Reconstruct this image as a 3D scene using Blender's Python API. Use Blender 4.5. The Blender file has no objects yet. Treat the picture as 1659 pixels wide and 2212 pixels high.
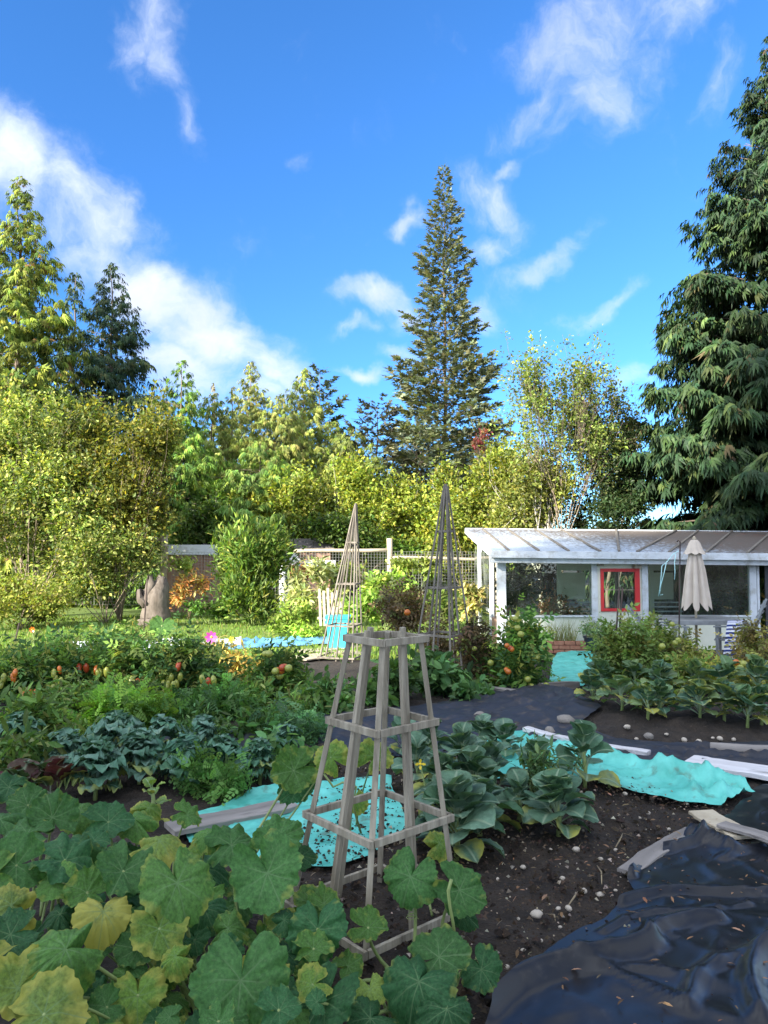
import bpy, math, random
import numpy as np
from mathutils import Vector, Matrix

# ------------------------------------------------------------------ camera, sky, sun, exposure
SC = bpy.context.scene
COL = SC.collection
EYE = 1.65
PITCH = math.radians(3.12)
cam_d = bpy.data.cameras.new('camera')
cam = bpy.data.objects.new('camera', cam_d)
COL.objects.link(cam)
cam.location = (0, 0, EYE)
cam.rotation_euler = (math.radians(90) + PITCH, 0, 0)
cam_d.sensor_fit = 'VERTICAL'
cam_d.sensor_height = 36.0
cam_d.lens = 36.0 * 1597.6 / 2212.0
cam_d.clip_start = 0.05
cam_d.clip_end = 2000
SC.camera = cam

SUN_AZ = math.radians(227)      # clockwise from +Y: behind the viewer, to the left
SUN_EL = math.radians(23)
to_sun = Vector((math.sin(SUN_AZ) * math.cos(SUN_EL), math.cos(SUN_AZ) * math.cos(SUN_EL), math.sin(SUN_EL)))
sun_d = bpy.data.lights.new('sun', 'SUN')
sun_d.energy = 4.3
sun_d.angle = math.radians(0.53)
sun_d.color = (1.0, 0.93, 0.80)
sun = bpy.data.objects.new('sun', sun_d)
COL.objects.link(sun)
sun.rotation_euler = (-to_sun).to_track_quat('-Z', 'Y').to_euler()

SC.view_settings.view_transform = 'Standard'
SC.view_settings.look = 'None'
SC.view_settings.exposure = 1.92
SC.view_settings.gamma = 1.0

def pxdir(u, v):
    f = 1597.6
    x = (u - 829.5) / f
    y = -(v - 1106.0) / f
    c, s = math.cos(PITCH), math.sin(PITCH)
    return Vector((x, c - y * s, s + y * c))

world = bpy.data.worlds.new('World')
SC.world = world
world.use_nodes = True
def build_world():
    nt = world.node_tree
    N, L = nt.nodes, nt.links
    N.clear()
    out = N.new('ShaderNodeOutputWorld')
    bg = N.new('ShaderNodeBackground')
    bg.inputs['Strength'].default_value = 0.15
    L.new(bg.outputs[0], out.inputs[0])
    sky = N.new('ShaderNodeTexSky')
    sky.sky_type = 'NISHITA'
    sky.sun_disc = False
    sky.sun_elevation = SUN_EL
    sky.sun_rotation = SUN_AZ
    sky.altitude = 1500
    sky.air_density = 1.0
    sky.dust_density = 0.0
    sky.ozone_density = 2.0
    geo = N.new('ShaderNodeNewGeometry')
    def math_n(op, a, b=None, c=None):
        n = N.new('ShaderNodeMath'); n.operation = op
        for i, q in enumerate((a, b, c)):
            if q is None: continue
            if isinstance(q, (int, float)): n.inputs[i].default_value = q
            else: L.new(q, n.inputs[i])
        return n.outputs[0]
    tc = N.new('ShaderNodeTexCoord')
    sep = N.new('ShaderNodeSeparateXYZ')
    L.new(tc.outputs['Generated'], sep.inputs[0])
    az = math_n('ARCTAN2', sep.outputs[0], sep.outputs[1])
    el = math_n('ARCSINE', sep.outputs[2])
    comb = N.new('ShaderNodeCombineXYZ')
    L.new(az, comb.inputs[0]); L.new(el, comb.inputs[1])
    # wind-blown distortion of the cloud outlines
    def noise(scale, detail, rough, vec, dist=0.0):
        n = N.new('ShaderNodeTexNoise')
        n.inputs['Scale'].default_value = scale
        n.inputs['Detail'].default_value = detail
        n.inputs['Roughness'].default_value = rough
        n.inputs['Distortion'].default_value = dist
        L.new(vec, n.inputs['Vector'])
        return n
    nz = noise(7.0, 5, 0.55, comb.outputs[0])
    sub = N.new('ShaderNodeVectorMath'); sub.operation = 'SUBTRACT'
    L.new(nz.outputs['Color'], sub.inputs[0]); sub.inputs[1].default_value = (0.5, 0.5, 0.5)
    scl = N.new('ShaderNodeVectorMath'); scl.operation = 'SCALE'
    L.new(sub.outputs[0], scl.inputs[0]); scl.inputs['Scale'].default_value = 0.13
    add = N.new('ShaderNodeVectorMath'); add.operation = 'ADD'
    L.new(comb.outputs[0], add.inputs[0]); L.new(scl.outputs[0], add.inputs[1])
    P = add.outputs[0]
    # cloud banks: (u, v, half length, half width, angle up-right in degrees, weight)
    B = [(20, 340, 170, 120, -25, 0.85), (190, 430, 210, 125, -28, 0.85), (320, 620, 230, 100, -30, 1.0), (450, 715, 220, 110, -32, 1.1), (230, 550, 170, 95, -25, 0.75), (420, 800, 190, 90, -20, 0.85), (560, 850, 150, 80, -10, 0.85),
         (580, 800, 130, 80, -28, 0.95), (330, 90, 130, 120, -50, 0.60), (420, 240, 90, 60, -50, 0.55), (1330, 40, 330, 120, 8, 0.68), (1330, 140, 230, 90, 30, 0.62),
         (1140, 240, 170, 60, 30, 0.62), (1570, 150, 110, 70, 40, 0.6), (1060, 430, 150, 80, -15, 0.62), (890, 470, 75, 38, 15, 0.72),
         (1210, 535, 160, 42, 16, 0.78), (1050, 520, 120, 50, 0, 0.6), (800, 655, 125, 52, -4, 0.85), (760, 722, 85, 26, 12, 0.65), (785, 796, 95, 26, -2, 1.0), (870, 690, 60, 45, 0, 0.7),
         (1300, 655, 115, 36, 18, 0.68), (1100, 362, 70, 26, 35, 0.58), (642, 325, 42, 32, 0, 0.58), (1380, 830, 60, 40, 0, 0.75), (1040, 680, 70, 50, 0, 0.6), (870, 770, 60, 24, -10, 0.7)]
    tot = None
    for b in B:
        d = pxdir(b[0], b[1]).normalized()
        a, e = math.atan2(d.x, d.y), math.asin(d.z)
        la, lb = b[2] / 1597.6, b[3] / 1597.6
        mp = N.new('ShaderNodeMapping'); mp.vector_type = 'TEXTURE'
        mp.inputs['Location'].default_value = (a, e, 0)
        mp.inputs['Rotation'].default_value = (0, 0, math.radians(b[4]))
        mp.inputs['Scale'].default_value = (la, lb, 1)
        L.new(P, mp.inputs['Vector'])
        ln = N.new('ShaderNodeVectorMath'); ln.operation = 'LENGTH'
        L.new(mp.outputs[0], ln.inputs[0])
        mr = N.new('ShaderNodeMapRange'); mr.interpolation_type = 'SMOOTHSTEP'
        mr.inputs['From Min'].default_value = 0.0; mr.inputs['From Max'].default_value = 1.35
        mr.inputs['To Min'].default_value = b[5]; mr.inputs['To Max'].default_value = 0.0
        L.new(ln.outputs['Value'], mr.inputs['Value'])
        tot = mr.outputs[0] if tot is None else math_n('SMOOTH_MAX', tot, mr.outputs[0], 0.12)
    # denser cloud added outside the frame only, to raise the fill light
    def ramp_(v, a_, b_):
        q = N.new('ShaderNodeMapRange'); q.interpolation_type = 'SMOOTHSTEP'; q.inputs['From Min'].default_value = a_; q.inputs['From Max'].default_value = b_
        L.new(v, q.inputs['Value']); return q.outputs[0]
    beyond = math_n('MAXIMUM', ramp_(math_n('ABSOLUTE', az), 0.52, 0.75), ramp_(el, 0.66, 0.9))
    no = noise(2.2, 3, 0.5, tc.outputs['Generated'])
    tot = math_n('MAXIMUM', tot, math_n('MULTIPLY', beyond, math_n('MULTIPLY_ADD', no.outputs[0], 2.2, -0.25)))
    nf = noise(9.0, 10, 0.62, P, 0.25)
    ns = noise(3.2, 4, 0.5, comb.outputs[0])
    d1 = math_n('MULTIPLY_ADD', math_n('SUBTRACT', nf.outputs[0], 0.5), 1.5, tot)
    d2 = math_n('MULTIPLY_ADD', math_n('SUBTRACT', ns.outputs[0], 0.5), 0.3, d1)
    dens = N.new('ShaderNodeMapRange'); dens.interpolation_type = 'SMOOTHERSTEP'
    dens.inputs['From Min'].default_value = 0.14; dens.inputs['From Max'].default_value = 1.3
    dens.inputs['To Max'].default_value = 0.95
    L.new(d2, dens.inputs['Value'])
    # cloud colour: bright tops, a little grey in the thick parts
    g = noise(6.0, 5, 0.55, P)
    ramp = N.new('ShaderNodeMapRange')
    ramp.inputs['From Min'].default_value = 0.35; ramp.inputs['From Max'].default_value = 0.68
    L.new(g.outputs[0], ramp.inputs['Value'])
    thick = math_n('MULTIPLY', ramp.outputs[0], dens.outputs[0])
    cm = N.new('ShaderNodeMix'); cm.data_type = 'RGBA'
    L.new(thick, cm.inputs[0])
    cm.inputs[6].default_value = (2.15, 2.22, 2.35, 1)
    cm.inputs[7].default_value = (1.2, 1.4, 1.75, 1)
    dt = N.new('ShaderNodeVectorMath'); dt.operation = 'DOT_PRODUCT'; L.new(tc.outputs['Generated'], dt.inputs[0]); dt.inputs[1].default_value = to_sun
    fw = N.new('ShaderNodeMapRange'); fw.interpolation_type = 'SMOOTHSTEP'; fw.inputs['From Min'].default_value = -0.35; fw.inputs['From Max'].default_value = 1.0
    fw.inputs['To Min'].default_value = 1.0; fw.inputs['To Max'].default_value = 2.8; L.new(dt.outputs['Value'], fw.inputs['Value'])  # gain added to sun-side clouds, lifting the fill in the shaded garden
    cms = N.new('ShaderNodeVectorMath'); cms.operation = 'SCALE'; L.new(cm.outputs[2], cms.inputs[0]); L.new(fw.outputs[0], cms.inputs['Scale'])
    # deep, clean autumn blue
    tint = N.new('ShaderNodeMix'); tint.data_type = 'RGBA'; tint.blend_type = 'MULTIPLY'
    tint.inputs[0].default_value = 1.0
    gm = N.new('ShaderNodeGamma'); gm.inputs[1].default_value = 1.25; L.new(sky.outputs[0], gm.inputs[0])
    L.new(gm.outputs[0], tint.inputs[6])
    tint.inputs[7].default_value = SKY_TINT
    er = N.new('ShaderNodeMapRange'); er.interpolation_type = 'SMOOTHSTEP'
    er.inputs['From Min'].default_value = 0.0; er.inputs['From Max'].default_value = 0.75; L.new(el, er.inputs['Value'])
    bal = N.new('ShaderNodeMix'); bal.data_type = 'RGBA'; L.new(er.outputs[0], bal.inputs[0])
    bal.inputs[6].default_value = SKY_LOW; bal.inputs[7].default_value = SKY_HIGH
    tm = N.new('ShaderNodeMix'); tm.data_type = 'RGBA'; tm.blend_type = 'MULTIPLY'; tm.inputs[0].default_value = 1.0
    L.new(tint.outputs[2], tm.inputs[6]); L.new(bal.outputs[2], tm.inputs[7])
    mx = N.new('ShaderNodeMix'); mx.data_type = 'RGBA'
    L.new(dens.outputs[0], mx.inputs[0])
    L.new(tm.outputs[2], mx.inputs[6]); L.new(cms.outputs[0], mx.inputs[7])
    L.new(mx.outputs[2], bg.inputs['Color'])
SKY_TINT = (0.34, 0.45, 0.50, 1)
SKY_LOW = (0.44, 0.56, 0.72, 1)
SKY_HIGH = (0.66, 0.94, 1.10, 1)
build_world()

# ------------------------------------------------------------------ helpers
def at(u, v, Y):
    """world point at depth Y on the sight line through reference point (u, v)"""
    d = pxdir(u, v)
    return Vector((0, 0, EYE)) + d * (Y / d.y)

_perm = np.random.RandomState(7).rand(256, 256)
def vnoise(x, y):
    x = np.asarray(x, float); y = np.asarray(y, float)
    xi = np.floor(x).astype(int); yi = np.floor(y).astype(int)
    fx = x - xi; fy = y - yi
    fx = fx * fx * (3 - 2 * fx); fy = fy * fy * (3 - 2 * fy)
    g = lambda a, b: _perm[a & 255, b & 255]
    return (g(xi, yi) * (1 - fx) + g(xi + 1, yi) * fx) * (1 - fy) + (g(xi, yi + 1) * (1 - fx) + g(xi + 1, yi + 1) * fx) * fy
def fbm(x, y, o=4):
    s = 0; a = 0.5; t = 0
    for k in range(o):
        s = s + a * vnoise(x * 2 ** k + 17.3 * k, y * 2 ** k + 5.1 * k); t += a; a *= 0.5
    return s / t - 0.5
def sstep(a, b, x):
    t = np.clip((np.asarray(x, float) - a) / (b - a), 0, 1)
    return t * t * (3 - 2 * t)
def gz(x, y):
    """smooth ground height of the garden"""
    x = np.asarray(x, float); y = np.asarray(y, float)
    z = -0.18 * sstep(7, 13, y)
    z = z + 0.045 * np.exp(-(((x - 0.62 - 0.12 * (y - 4.3)) / 0.85) ** 4) - (((y - 4.1) / 1.75) ** 4))
    z = z + 0.14 * np.exp(-(((x - 3.6) / 2.2) ** 4) - (((y - 7.9) / 1.15) ** 4))
    z = z + 0.08 * np.exp(-(((x + 2.6) / 2.4) ** 4) - (((y - 7.2) / 1.6) ** 4))
    return z
def G(u, v, lift=0.0):
    """ground point under reference point (u, v)"""
    d = pxdir(u, v); z = 0.0
    for k in range(12):
        t = (z + lift - EYE) / d.z
        p = Vector((0, 0, EYE)) + d * t
        z = 0.5 * z + 0.5 * float(gz(p.x, p.y))
    return Vector((p.x, p.y, float(gz(p.x, p.y)) + lift))

class MB:
    def __init__(s):
        s.V = []; s.T = []; s.Q = []; s.C = []; s.n = 0
    def add(s, V, F, col=None):
        V = np.asarray(V, float).reshape(-1, 3)
        if isinstance(F, np.ndarray):
            F = [F]
        else:
            F = list(F)
            if F and not isinstance(F[0], np.ndarray):
                t = [f for f in F if len(f) == 3]; q = [f for f in F if len(f) == 4]
                F = ([np.array(t)] if t else []) + ([np.array(q)] if q else [])
        for f in F:
            (s.T if f.shape[1] == 3 else s.Q).append(f + s.n)
        s.V.append(V); s.n += len(V)
        if col is None: col = (0.5, 0.5, 0.5)
        col = np.asarray(col, float)
        if col.ndim == 1: col = np.repeat(col[None, :3], len(V), 0)
        s.C.append(col[:, :3])
        return s
    def mesh(s, name, mat=None, smooth=False, colour=True):
        V = np.concatenate(s.V) if s.V else np.zeros((0, 3))
        T = np.concatenate(s.T) if s.T else np.zeros((0, 3), int)
        Q = np.concatenate(s.Q) if s.Q else np.zeros((0, 4), int)
        me = bpy.data.meshes.new(name)
        me.vertices.add(len(V)); me.vertices.foreach_set('co', V.astype(np.float32).ravel())
        li = np.concatenate([T.ravel(), Q.ravel()]).astype(np.int32)
        me.loops.add(len(li)); me.loops.foreach_set('vertex_index', li)
        ls = np.concatenate([np.arange(len(T)) * 3, len(T) * 3 + np.arange(len(Q)) * 4]).astype(np.int32)
        me.polygons.add(len(ls)); me.polygons.foreach_set('loop_start', ls)
        me.polygons.foreach_set('use_smooth', np.full(len(ls), bool(smooth)))
        if colour:
            a = me.color_attributes.new('Col', 'FLOAT_COLOR', 'POINT')
            c = np.concatenate(s.C); c = np.concatenate([c, np.ones((len(c), 1))], 1)
            a.data.foreach_set('color', c.astype(np.float32).ravel())
        me.update(calc_edges=True)
        if mat: me.materials.append(mat)
        return me
    def build(s, name, mat, parent=None, smooth=False, kind=None):
        """link as one mesh object; geometry is given in world space"""
        off = np.array(parent_loc(parent))
        s.V = [v - off for v in s.V]
        o = bpy.data.objects.new(name, s.mesh(name, mat, smooth))
        COL.objects.link(o)
        if parent: o.parent = parent
        if kind: o['kind'] = kind
        return o
def parent_loc(p):
    l = Vector((0, 0, 0))
    while p:
        l += p.location; p = p.parent
    return l
def thing(name, label, cat, loc, group=None):
    o = bpy.data.objects.new(name, None); COL.objects.link(o)
    o.empty_display_size = 0.05
    o.location = Vector(loc)
    return tag(o, label, cat, group)
def tag(o, label, cat, group=None):
    o['label'] = label; o['category'] = cat
    if group: o['group'] = group
    return o
def inst(name, me, parent, pos, rot, sc, color=None):
    """a part that shares its mesh; pos in world space"""
    o = bpy.data.objects.new(name, me); COL.objects.link(o)
    if parent: o.parent = parent
    o.location = Vector(pos) - parent_loc(parent)
    o.rotation_euler = rot if not isinstance(rot, Matrix) else rot.to_euler()
    o.scale = sc if hasattr(sc, '__len__') else (sc, sc, sc)
    if color: o.color = color
    return o

def nrm(a):
    return a / np.maximum(np.linalg.norm(a, axis=-1, keepdims=True), 1e-9)
def tube(pts, rad, n=6, cap=True):
    P = np.asarray([tuple(p) for p in pts], float); m = len(P)
    r = np.full(m, rad, float) if np.isscalar(rad) else np.asarray(rad, float)
    D = np.gradient(P, axis=0); D = nrm(D)
    ref = np.array([0.0, 0, 1]) if abs(D[:, 2]).mean() < 0.9 else np.array([1.0, 0, 0])
    A = nrm(np.cross(D, ref)); B = np.cross(D, A)
    th = np.arange(n) * 2 * math.pi / n
    V = P[:, None] + r[:, None, None] * (np.cos(th)[None, :, None] * A[:, None] + np.sin(th)[None, :, None] * B[:, None])
    V = V.reshape(-1, 3)
    F = []
    for i in range(m - 1):
        for j in range(n):
            k = (j + 1) % n
            F.append((i * n + j, i * n + k, (i + 1) * n + k, (i + 1) * n + j))
    F = np.array(F)
    out = [F]
    if cap:
        V = np.concatenate([V, P[:1], P[-1:]]); c0 = m * n
        T = [(c0, (j + 1) % n, j) for j in range(n)] + [(c0 + 1, (m - 1) * n + j, (m - 1) * n + (j + 1) % n) for j in range(n)]
        out.append(np.array(T))
    return V, out
def box(c, h, R=None):
    """box: centre, half sizes, optional 3x3 axes"""
    s = np.array([(x, y, z) for x in (-1, 1) for y in (-1, 1) for z in (-1, 1)], float) * np.array(h)
    if R is not None: s = s @ np.array(R)
    V = s + np.array(tuple(c))
    F = np.array([(0, 1, 3, 2), (4, 6, 7, 5), (0, 4, 5, 1), (2, 3, 7, 6), (0, 2, 6, 4), (1, 5, 7, 3)])
    return V, F
def bbox(c, h, R=None, b=0.15):
    """box with chamfered long edges, as sawn timber has"""
    h = np.array(h, float); k = b * min(h)
    ax = int(np.argmax(h)); o = [i for i in range(3) if i != ax]
    prof = [(-1, -1, 1, 0), (-1, -1, 0, 1), (-1, 1, 0, -1), (-1, 1, 1, 0), (1, 1, -1, 0), (1, 1, 0, -1), (1, -1, 0, 1), (1, -1, -1, 0)]
    ring = []
    for sx, sy, dx, dy in prof:
        p = np.zeros(3); p[o[0]] = sx * h[o[0]] + dx * k; p[o[1]] = sy * h[o[1]] + dy * k; ring.append(p)
    V = []
    for e in (-1, 1):
        for p in ring:
            q = p.copy(); q[ax] = e * h[ax]; V.append(q)
    V = np.array(V)
    F = [(i, (i + 1) % 8, 8 + (i + 1) % 8, 8 + i) for i in range(8)]
    F += [(0, 3, 2, 1), (0, 7, 4, 3), (4, 7, 6, 5), (8, 9, 10, 11), (8, 11, 12, 15), (12, 13, 14, 15)]
    if R is not None: V = V @ np.array(R)
    return V + np.array(tuple(c)), F
def bar(p0, p1, w, t, up=(0, 0, 1), fn=bbox):
    p0 = np.array(tuple(p0), float); p1 = np.array(tuple(p1), float)
    d = p1 - p0; l = np.linalg.norm(d); X = d / l
    Y = np.cross(np.array(up, float), X)
    if np.linalg.norm(Y) < 1e-4: Y = np.cross((1.0, 0, 0), X)
    Y /= np.linalg.norm(Y); Z = np.cross(X, Y)
    return fn((p0 + p1) / 2, (l / 2, w / 2, t / 2), [X, Y, Z])
def scatter(mb, T, F, pos, X, Z, sc, col, jit=None):
    """merge N copies of template T at pos with axes X (along) and Z (normal)"""
    X = nrm(X); Y = nrm(np.cross(Z, X)); Z = np.cross(X, Y)
    sc = np.asarray(sc, float)
    if sc.ndim == 1: sc = np.repeat(sc[:, None], 3, 1)
    V = pos[:, None] + T[None, :, :1] * X[:, None] * sc[:, None, :1] + T[None, :, 1:2] * Y[:, None] * sc[:, None, 1:2] + T[None, :, 2:] * Z[:, None] * sc[:, None, 2:]
    n, k = len(pos), len(T)
    Fs = []
    for f in (F if isinstance(F, list) else [F]):
        Fs.append((f[None] + (np.arange(n) * k)[:, None, None]).reshape(-1, f.shape[1]))
    mb.add(V.reshape(-1, 3), Fs, np.repeat(col, k, 0))
def palette(rng, n, cols, jit=0.15):
    w = np.array([c[3] for c in cols], float); w /= w.sum()
    i = rng.choice(len(cols), n, p=w)
    c = np.array([c[:3] for c in cols], float)[i]
    return np.clip(c * (1 + jit * rng.randn(n, 1)) * (1 + 0.06 * rng.randn(n, 3)), 0.003, 0.9)

# ------------------------------------------------------------------ materials
M = {}
def nodes_of(name):
    m = bpy.data.materials.new(name); m.use_nodes = True
    nt = m.node_tree; nt.nodes.clear()
    return m, nt, nt.nodes, nt.links
def mat(name, c1, c2=None, scale=8.0, rough=0.75, bump=0.0, bscale=None, stretch=(1, 1, 1), metal=0.0, spec=0.5, c3=None, detail=5, coord='Object', t3=(0.6, 0.7), s3=None, coat=0.0, ridged=False):
    m, nt, N, L = nodes_of(name)
    out = N.new('ShaderNodeOutputMaterial'); p = N.new('ShaderNodeBsdfPrincipled')
    L.new(p.outputs[0], out.inputs[0])
    p.inputs['Roughness'].default_value = rough; p.inputs['Metallic'].default_value = metal
    p.inputs['Specular IOR Level'].default_value = spec
    p.inputs['Coat Weight'].default_value = coat
    tc = N.new('ShaderNodeTexCoord'); mp = N.new('ShaderNodeMapping')
    mp.inputs['Scale'].default_value = stretch
    L.new(tc.outputs[coord], mp.inputs[0])
    n = N.new('ShaderNodeTexNoise'); n.inputs['Scale'].default_value = scale; n.inputs['Detail'].default_value = detail
    n.inputs['Roughness'].default_value = 0.6
    L.new(mp.outputs[0], n.inputs['Vector'])
    r = N.new('ShaderNodeMapRange'); r.inputs['From Min'].default_value = 0.3; r.inputs['From Max'].default_value = 0.7
    L.new(n.outputs[0], r.inputs['Value'])
    mx = N.new('ShaderNodeMix'); mx.data_type = 'RGBA'
    L.new(r.outputs[0], mx.inputs[0])
    mx.inputs[6].default_value = (*c1, 1); mx.inputs[7].default_value = (*(c2 or c1), 1)
    c = mx.outputs[2]
    if c3:
        n3 = N.new('ShaderNodeTexNoise'); n3.inputs['Scale'].default_value = s3 or scale * 0.35; n3.inputs['Detail'].default_value = 8
        n3.inputs['Roughness'].default_value = 0.65
        L.new(mp.outputs[0], n3.inputs['Vector'])
        r3 = N.new('ShaderNodeMapRange'); r3.inputs['From Min'].default_value = t3[0]; r3.inputs['From Max'].default_value = t3[1]
        L.new(n3.outputs[0], r3.inputs['Value'])
        m3 = N.new('ShaderNodeMix'); m3.data_type = 'RGBA'
        L.new(r3.outputs[0], m3.inputs[0]); L.new(c, m3.inputs[6]); m3.inputs[7].default_value = (*c3, 1)
        c = m3.outputs[2]
    L.new(c, p.inputs['Base Color'])
    if bump:
        nb = N.new('ShaderNodeTexNoise'); nb.inputs['Scale'].default_value = bscale or scale * 3; nb.inputs['Detail'].default_value = 6
        L.new(mp.outputs[0], nb.inputs['Vector'])
        if ridged: nb.noise_type = 'RIDGED_MULTIFRACTAL'; nb.inputs['Detail'].default_value = 3; nb.inputs['Distortion'].default_value = 0.4
        b = N.new('ShaderNodeBump'); b.inputs['Strength'].default_value = bump; b.inputs['Distance'].default_value = 0.02
        L.new(nb.outputs[0], b.inputs['Height']); L.new(b.outputs[0], p.inputs['Normal'])
    M[name] = m
    return m
def foliage_mat(name, trans=0.35, rough=0.5, spec=0.35):
    m, nt, N, L = nodes_of(name)
    out = N.new('ShaderNodeOutputMaterial'); p = N.new('ShaderNodeBsdfPrincipled')
    a = N.new('ShaderNodeAttribute'); a.attribute_name = 'Col'
    p.inputs['Roughness'].default_value = rough; p.inputs['Specular IOR Level'].default_value = spec
    L.new(a.outputs['Color'], p.inputs['Base Color'])
    t = N.new('ShaderNodeBsdfTranslucent')
    g = N.new('ShaderNodeMix'); g.data_type = 'RGBA'; g.blend_type = 'MULTIPLY'; g.inputs[0].default_value = 1
    L.new(a.outputs['Color'], g.inputs[6]); g.inputs[7].default_value = (1.5, 1.5, 0.6, 1)
    L.new(g.outputs[2], t.inputs['Color'])
    mx = N.new('ShaderNodeMixShader'); mx.inputs[0].default_value = trans
    L.new(p.outputs[0], mx.inputs[1]); L.new(t.outputs[0], mx.inputs[2]); L.new(mx.outputs[0], out.inputs[0])
    M[name] = m
    return m
def bigleaf_mat(name, vein, edge, trans=0.22, rough=0.5, spec=0.35, mott=0.35, nscale=9.0):
    """leaf part: colour of the object, pale veins (Col.r), yellowing towards the rim (Col.g) by object alpha"""
    m, nt, N, L = nodes_of(name)
    out = N.new('ShaderNodeOutputMaterial'); p = N.new('ShaderNodeBsdfPrincipled')
    p.inputs['Roughness'].default_value = rough; p.inputs['Specular IOR Level'].default_value = spec
    a = N.new('ShaderNodeAttribute'); a.attribute_name = 'Col'
    sp = N.new('ShaderNodeSeparateColor'); L.new(a.outputs['Color'], sp.inputs[0])
    oi = N.new('ShaderNodeObjectInfo')
    tc = N.new('ShaderNodeTexCoord')
    av = N.new('ShaderNodeVectorMath'); av.operation = 'ADD'
    L.new(tc.outputs['Object'], av.inputs[0]); L.new(oi.outputs['Location'], av.inputs[1])
    n = N.new('ShaderNodeTexNoise'); n.inputs['Scale'].default_value = nscale; n.inputs['Detail'].default_value = 6
    n.inputs['Roughness'].default_value = 0.65
    L.new(av.outputs[0], n.inputs['Vector'])
    r = N.new('ShaderNodeMapRange'); r.inputs['From Min'].default_value = 0.3; r.inputs['From Max'].default_value = 0.7
    r.inputs['To Min'].default_value = 1 - mott; r.inputs['To Max'].default_value = 1 + mott
    L.new(n.outputs[0], r.inputs['Value'])
    sc = N.new('ShaderNodeVectorMath'); sc.operation = 'SCALE'
    L.new(oi.outputs['Color'], sc.inputs[0]); L.new(r.outputs[0], sc.inputs['Scale'])
    # yellowing
    n2 = N.new('ShaderNodeTexNoise'); n2.inputs['Scale'].default_value = 3.0; n2.inputs['Detail'].default_value = 3
    L.new(av.outputs[0], n2.inputs['Vector'])
    y1 = N.new('ShaderNodeMath'); y1.operation = 'MULTIPLY_ADD'
    L.new(sp.outputs[1], y1.inputs[0]); y1.inputs[1].default_value = 0.55; L.new(n2.outputs[0], y1.inputs[2])
    y2 = N.new('ShaderNodeMath'); y2.operation = 'ADD'; L.new(y1.outputs[0], y2.inputs[0]); L.new(oi.outputs['Alpha'], y2.inputs[1])
    yr = N.new('ShaderNodeMapRange'); yr.inputs['From Min'].default_value = 1.05; yr.inputs['From Max'].default_value = 1.45
    L.new(y2.outputs[0], yr.inputs['Value'])
    m1 = N.new('ShaderNodeMix'); m1.data_type = 'RGBA'
    L.new(yr.outputs[0], m1.inputs[0]); L.new(sc.outputs[0], m1.inputs[6]); m1.inputs[7].default_value = (*edge, 1)
    m2 = N.new('ShaderNodeMix'); m2.data_type = 'RGBA'
    L.new(sp.outputs[0], m2.inputs[0]); L.new(m1.outputs[2], m2.inputs[6]); m2.inputs[7].default_value = (*vein, 1)
    L.new(m2.outputs[2], p.inputs['Base Color'])
    nb = N.new('ShaderNodeTexNoise'); nb.inputs['Scale'].default_value = 38; nb.inputs['Detail'].default_value = 3
    L.new(tc.outputs['Object'], nb.inputs['Vector'])
    b = N.new('ShaderNodeBump'); b.inputs['Strength'].default_value = 0.35; b.inputs['Distance'].default_value = 0.012
    L.new(nb.outputs[0], b.inputs['Height']); L.new(b.outputs[0], p.inputs['Normal'])
    t = N.new('ShaderNodeBsdfTranslucent')
    g = N.new('ShaderNodeMix'); g.data_type = 'RGBA'; g.blend_type = 'MULTIPLY'; g.inputs[0].default_value = 1
    L.new(m2.outputs[2], g.inputs[6]); g.inputs[7].default_value = (1.4, 1.4, 0.5, 1)
    L.new(g.outputs[2], t.inputs['Color'])
    mx = N.new('ShaderNodeMixShader'); mx.inputs[0].default_value = trans
    L.new(p.outputs[0], mx.inputs[1]); L.new(t.outputs[0], mx.inputs[2]); L.new(mx.outputs[0], out.inputs[0])
    M[name] = m
    return m
def glass_mat(name, tint=(0.85, 0.92, 0.88), dirt=0.08):
    m, nt, N, L = nodes_of(name)
    out = N.new('ShaderNodeOutputMaterial')
    tr = N.new('ShaderNodeBsdfTransparent'); tr.inputs[0].default_value = (*tint, 1)
    gl = N.new('ShaderNodeBsdfGlossy'); gl.inputs['Roughness'].default_value = 0.03
    fr = N.new('ShaderNodeFresnel'); fr.inputs[0].default_value = 1.5
    mx = N.new('ShaderNodeMixShader'); L.new(fr.outputs[0], mx.inputs[0]); L.new(tr.outputs[0], mx.inputs[1]); L.new(gl.outputs[0], mx.inputs[2])
    df = N.new('ShaderNodeBsdfDiffuse'); df.inputs[0].default_value = (0.55, 0.6, 0.52, 1)
    n = N.new('ShaderNodeTexNoise'); n.inputs['Scale'].default_value = 3; n.inputs['Detail'].default_value = 7
    tc = N.new('ShaderNodeTexCoord'); L.new(tc.outputs['Object'], n.inputs['Vector'])
    r = N.new('ShaderNodeMapRange'); r.inputs['From Min'].default_value = 0.35; r.inputs['From Max'].default_value = 0.75; r.inputs['To Max'].default_value = dirt * 2
    L.new(n.outputs[0], r.inputs['Value'])
    m2 = N.new('ShaderNodeMixShader'); L.new(r.outputs[0], m2.inputs[0]); L.new(mx.outputs[0], m2.inputs[1]); L.new(df.outputs[0], m2.inputs[2])
    L.new(m2.outputs[0], out.inputs[0])
    M[name] = m
    return m
mat('soil', (0.011, 0.0075, 0.005), (0.036, 0.025, 0.016), 9, 0.95, 1.0, 45, c3=(0.085, 0.063, 0.044), t3=(0.60, 0.70), s3=26)
mat('turf', (0.085, 0.15, 0.025), (0.15, 0.21, 0.04), 3, 0.9, 0.6, 40)
mat('wood_grey', (0.17, 0.142, 0.098), (0.40, 0.355, 0.27), 22, 0.85, 0.6, 60, stretch=(1, 1, 0.07), c3=(0.075, 0.058, 0.04), t3=(0.56, 0.72), s3=9)
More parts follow.
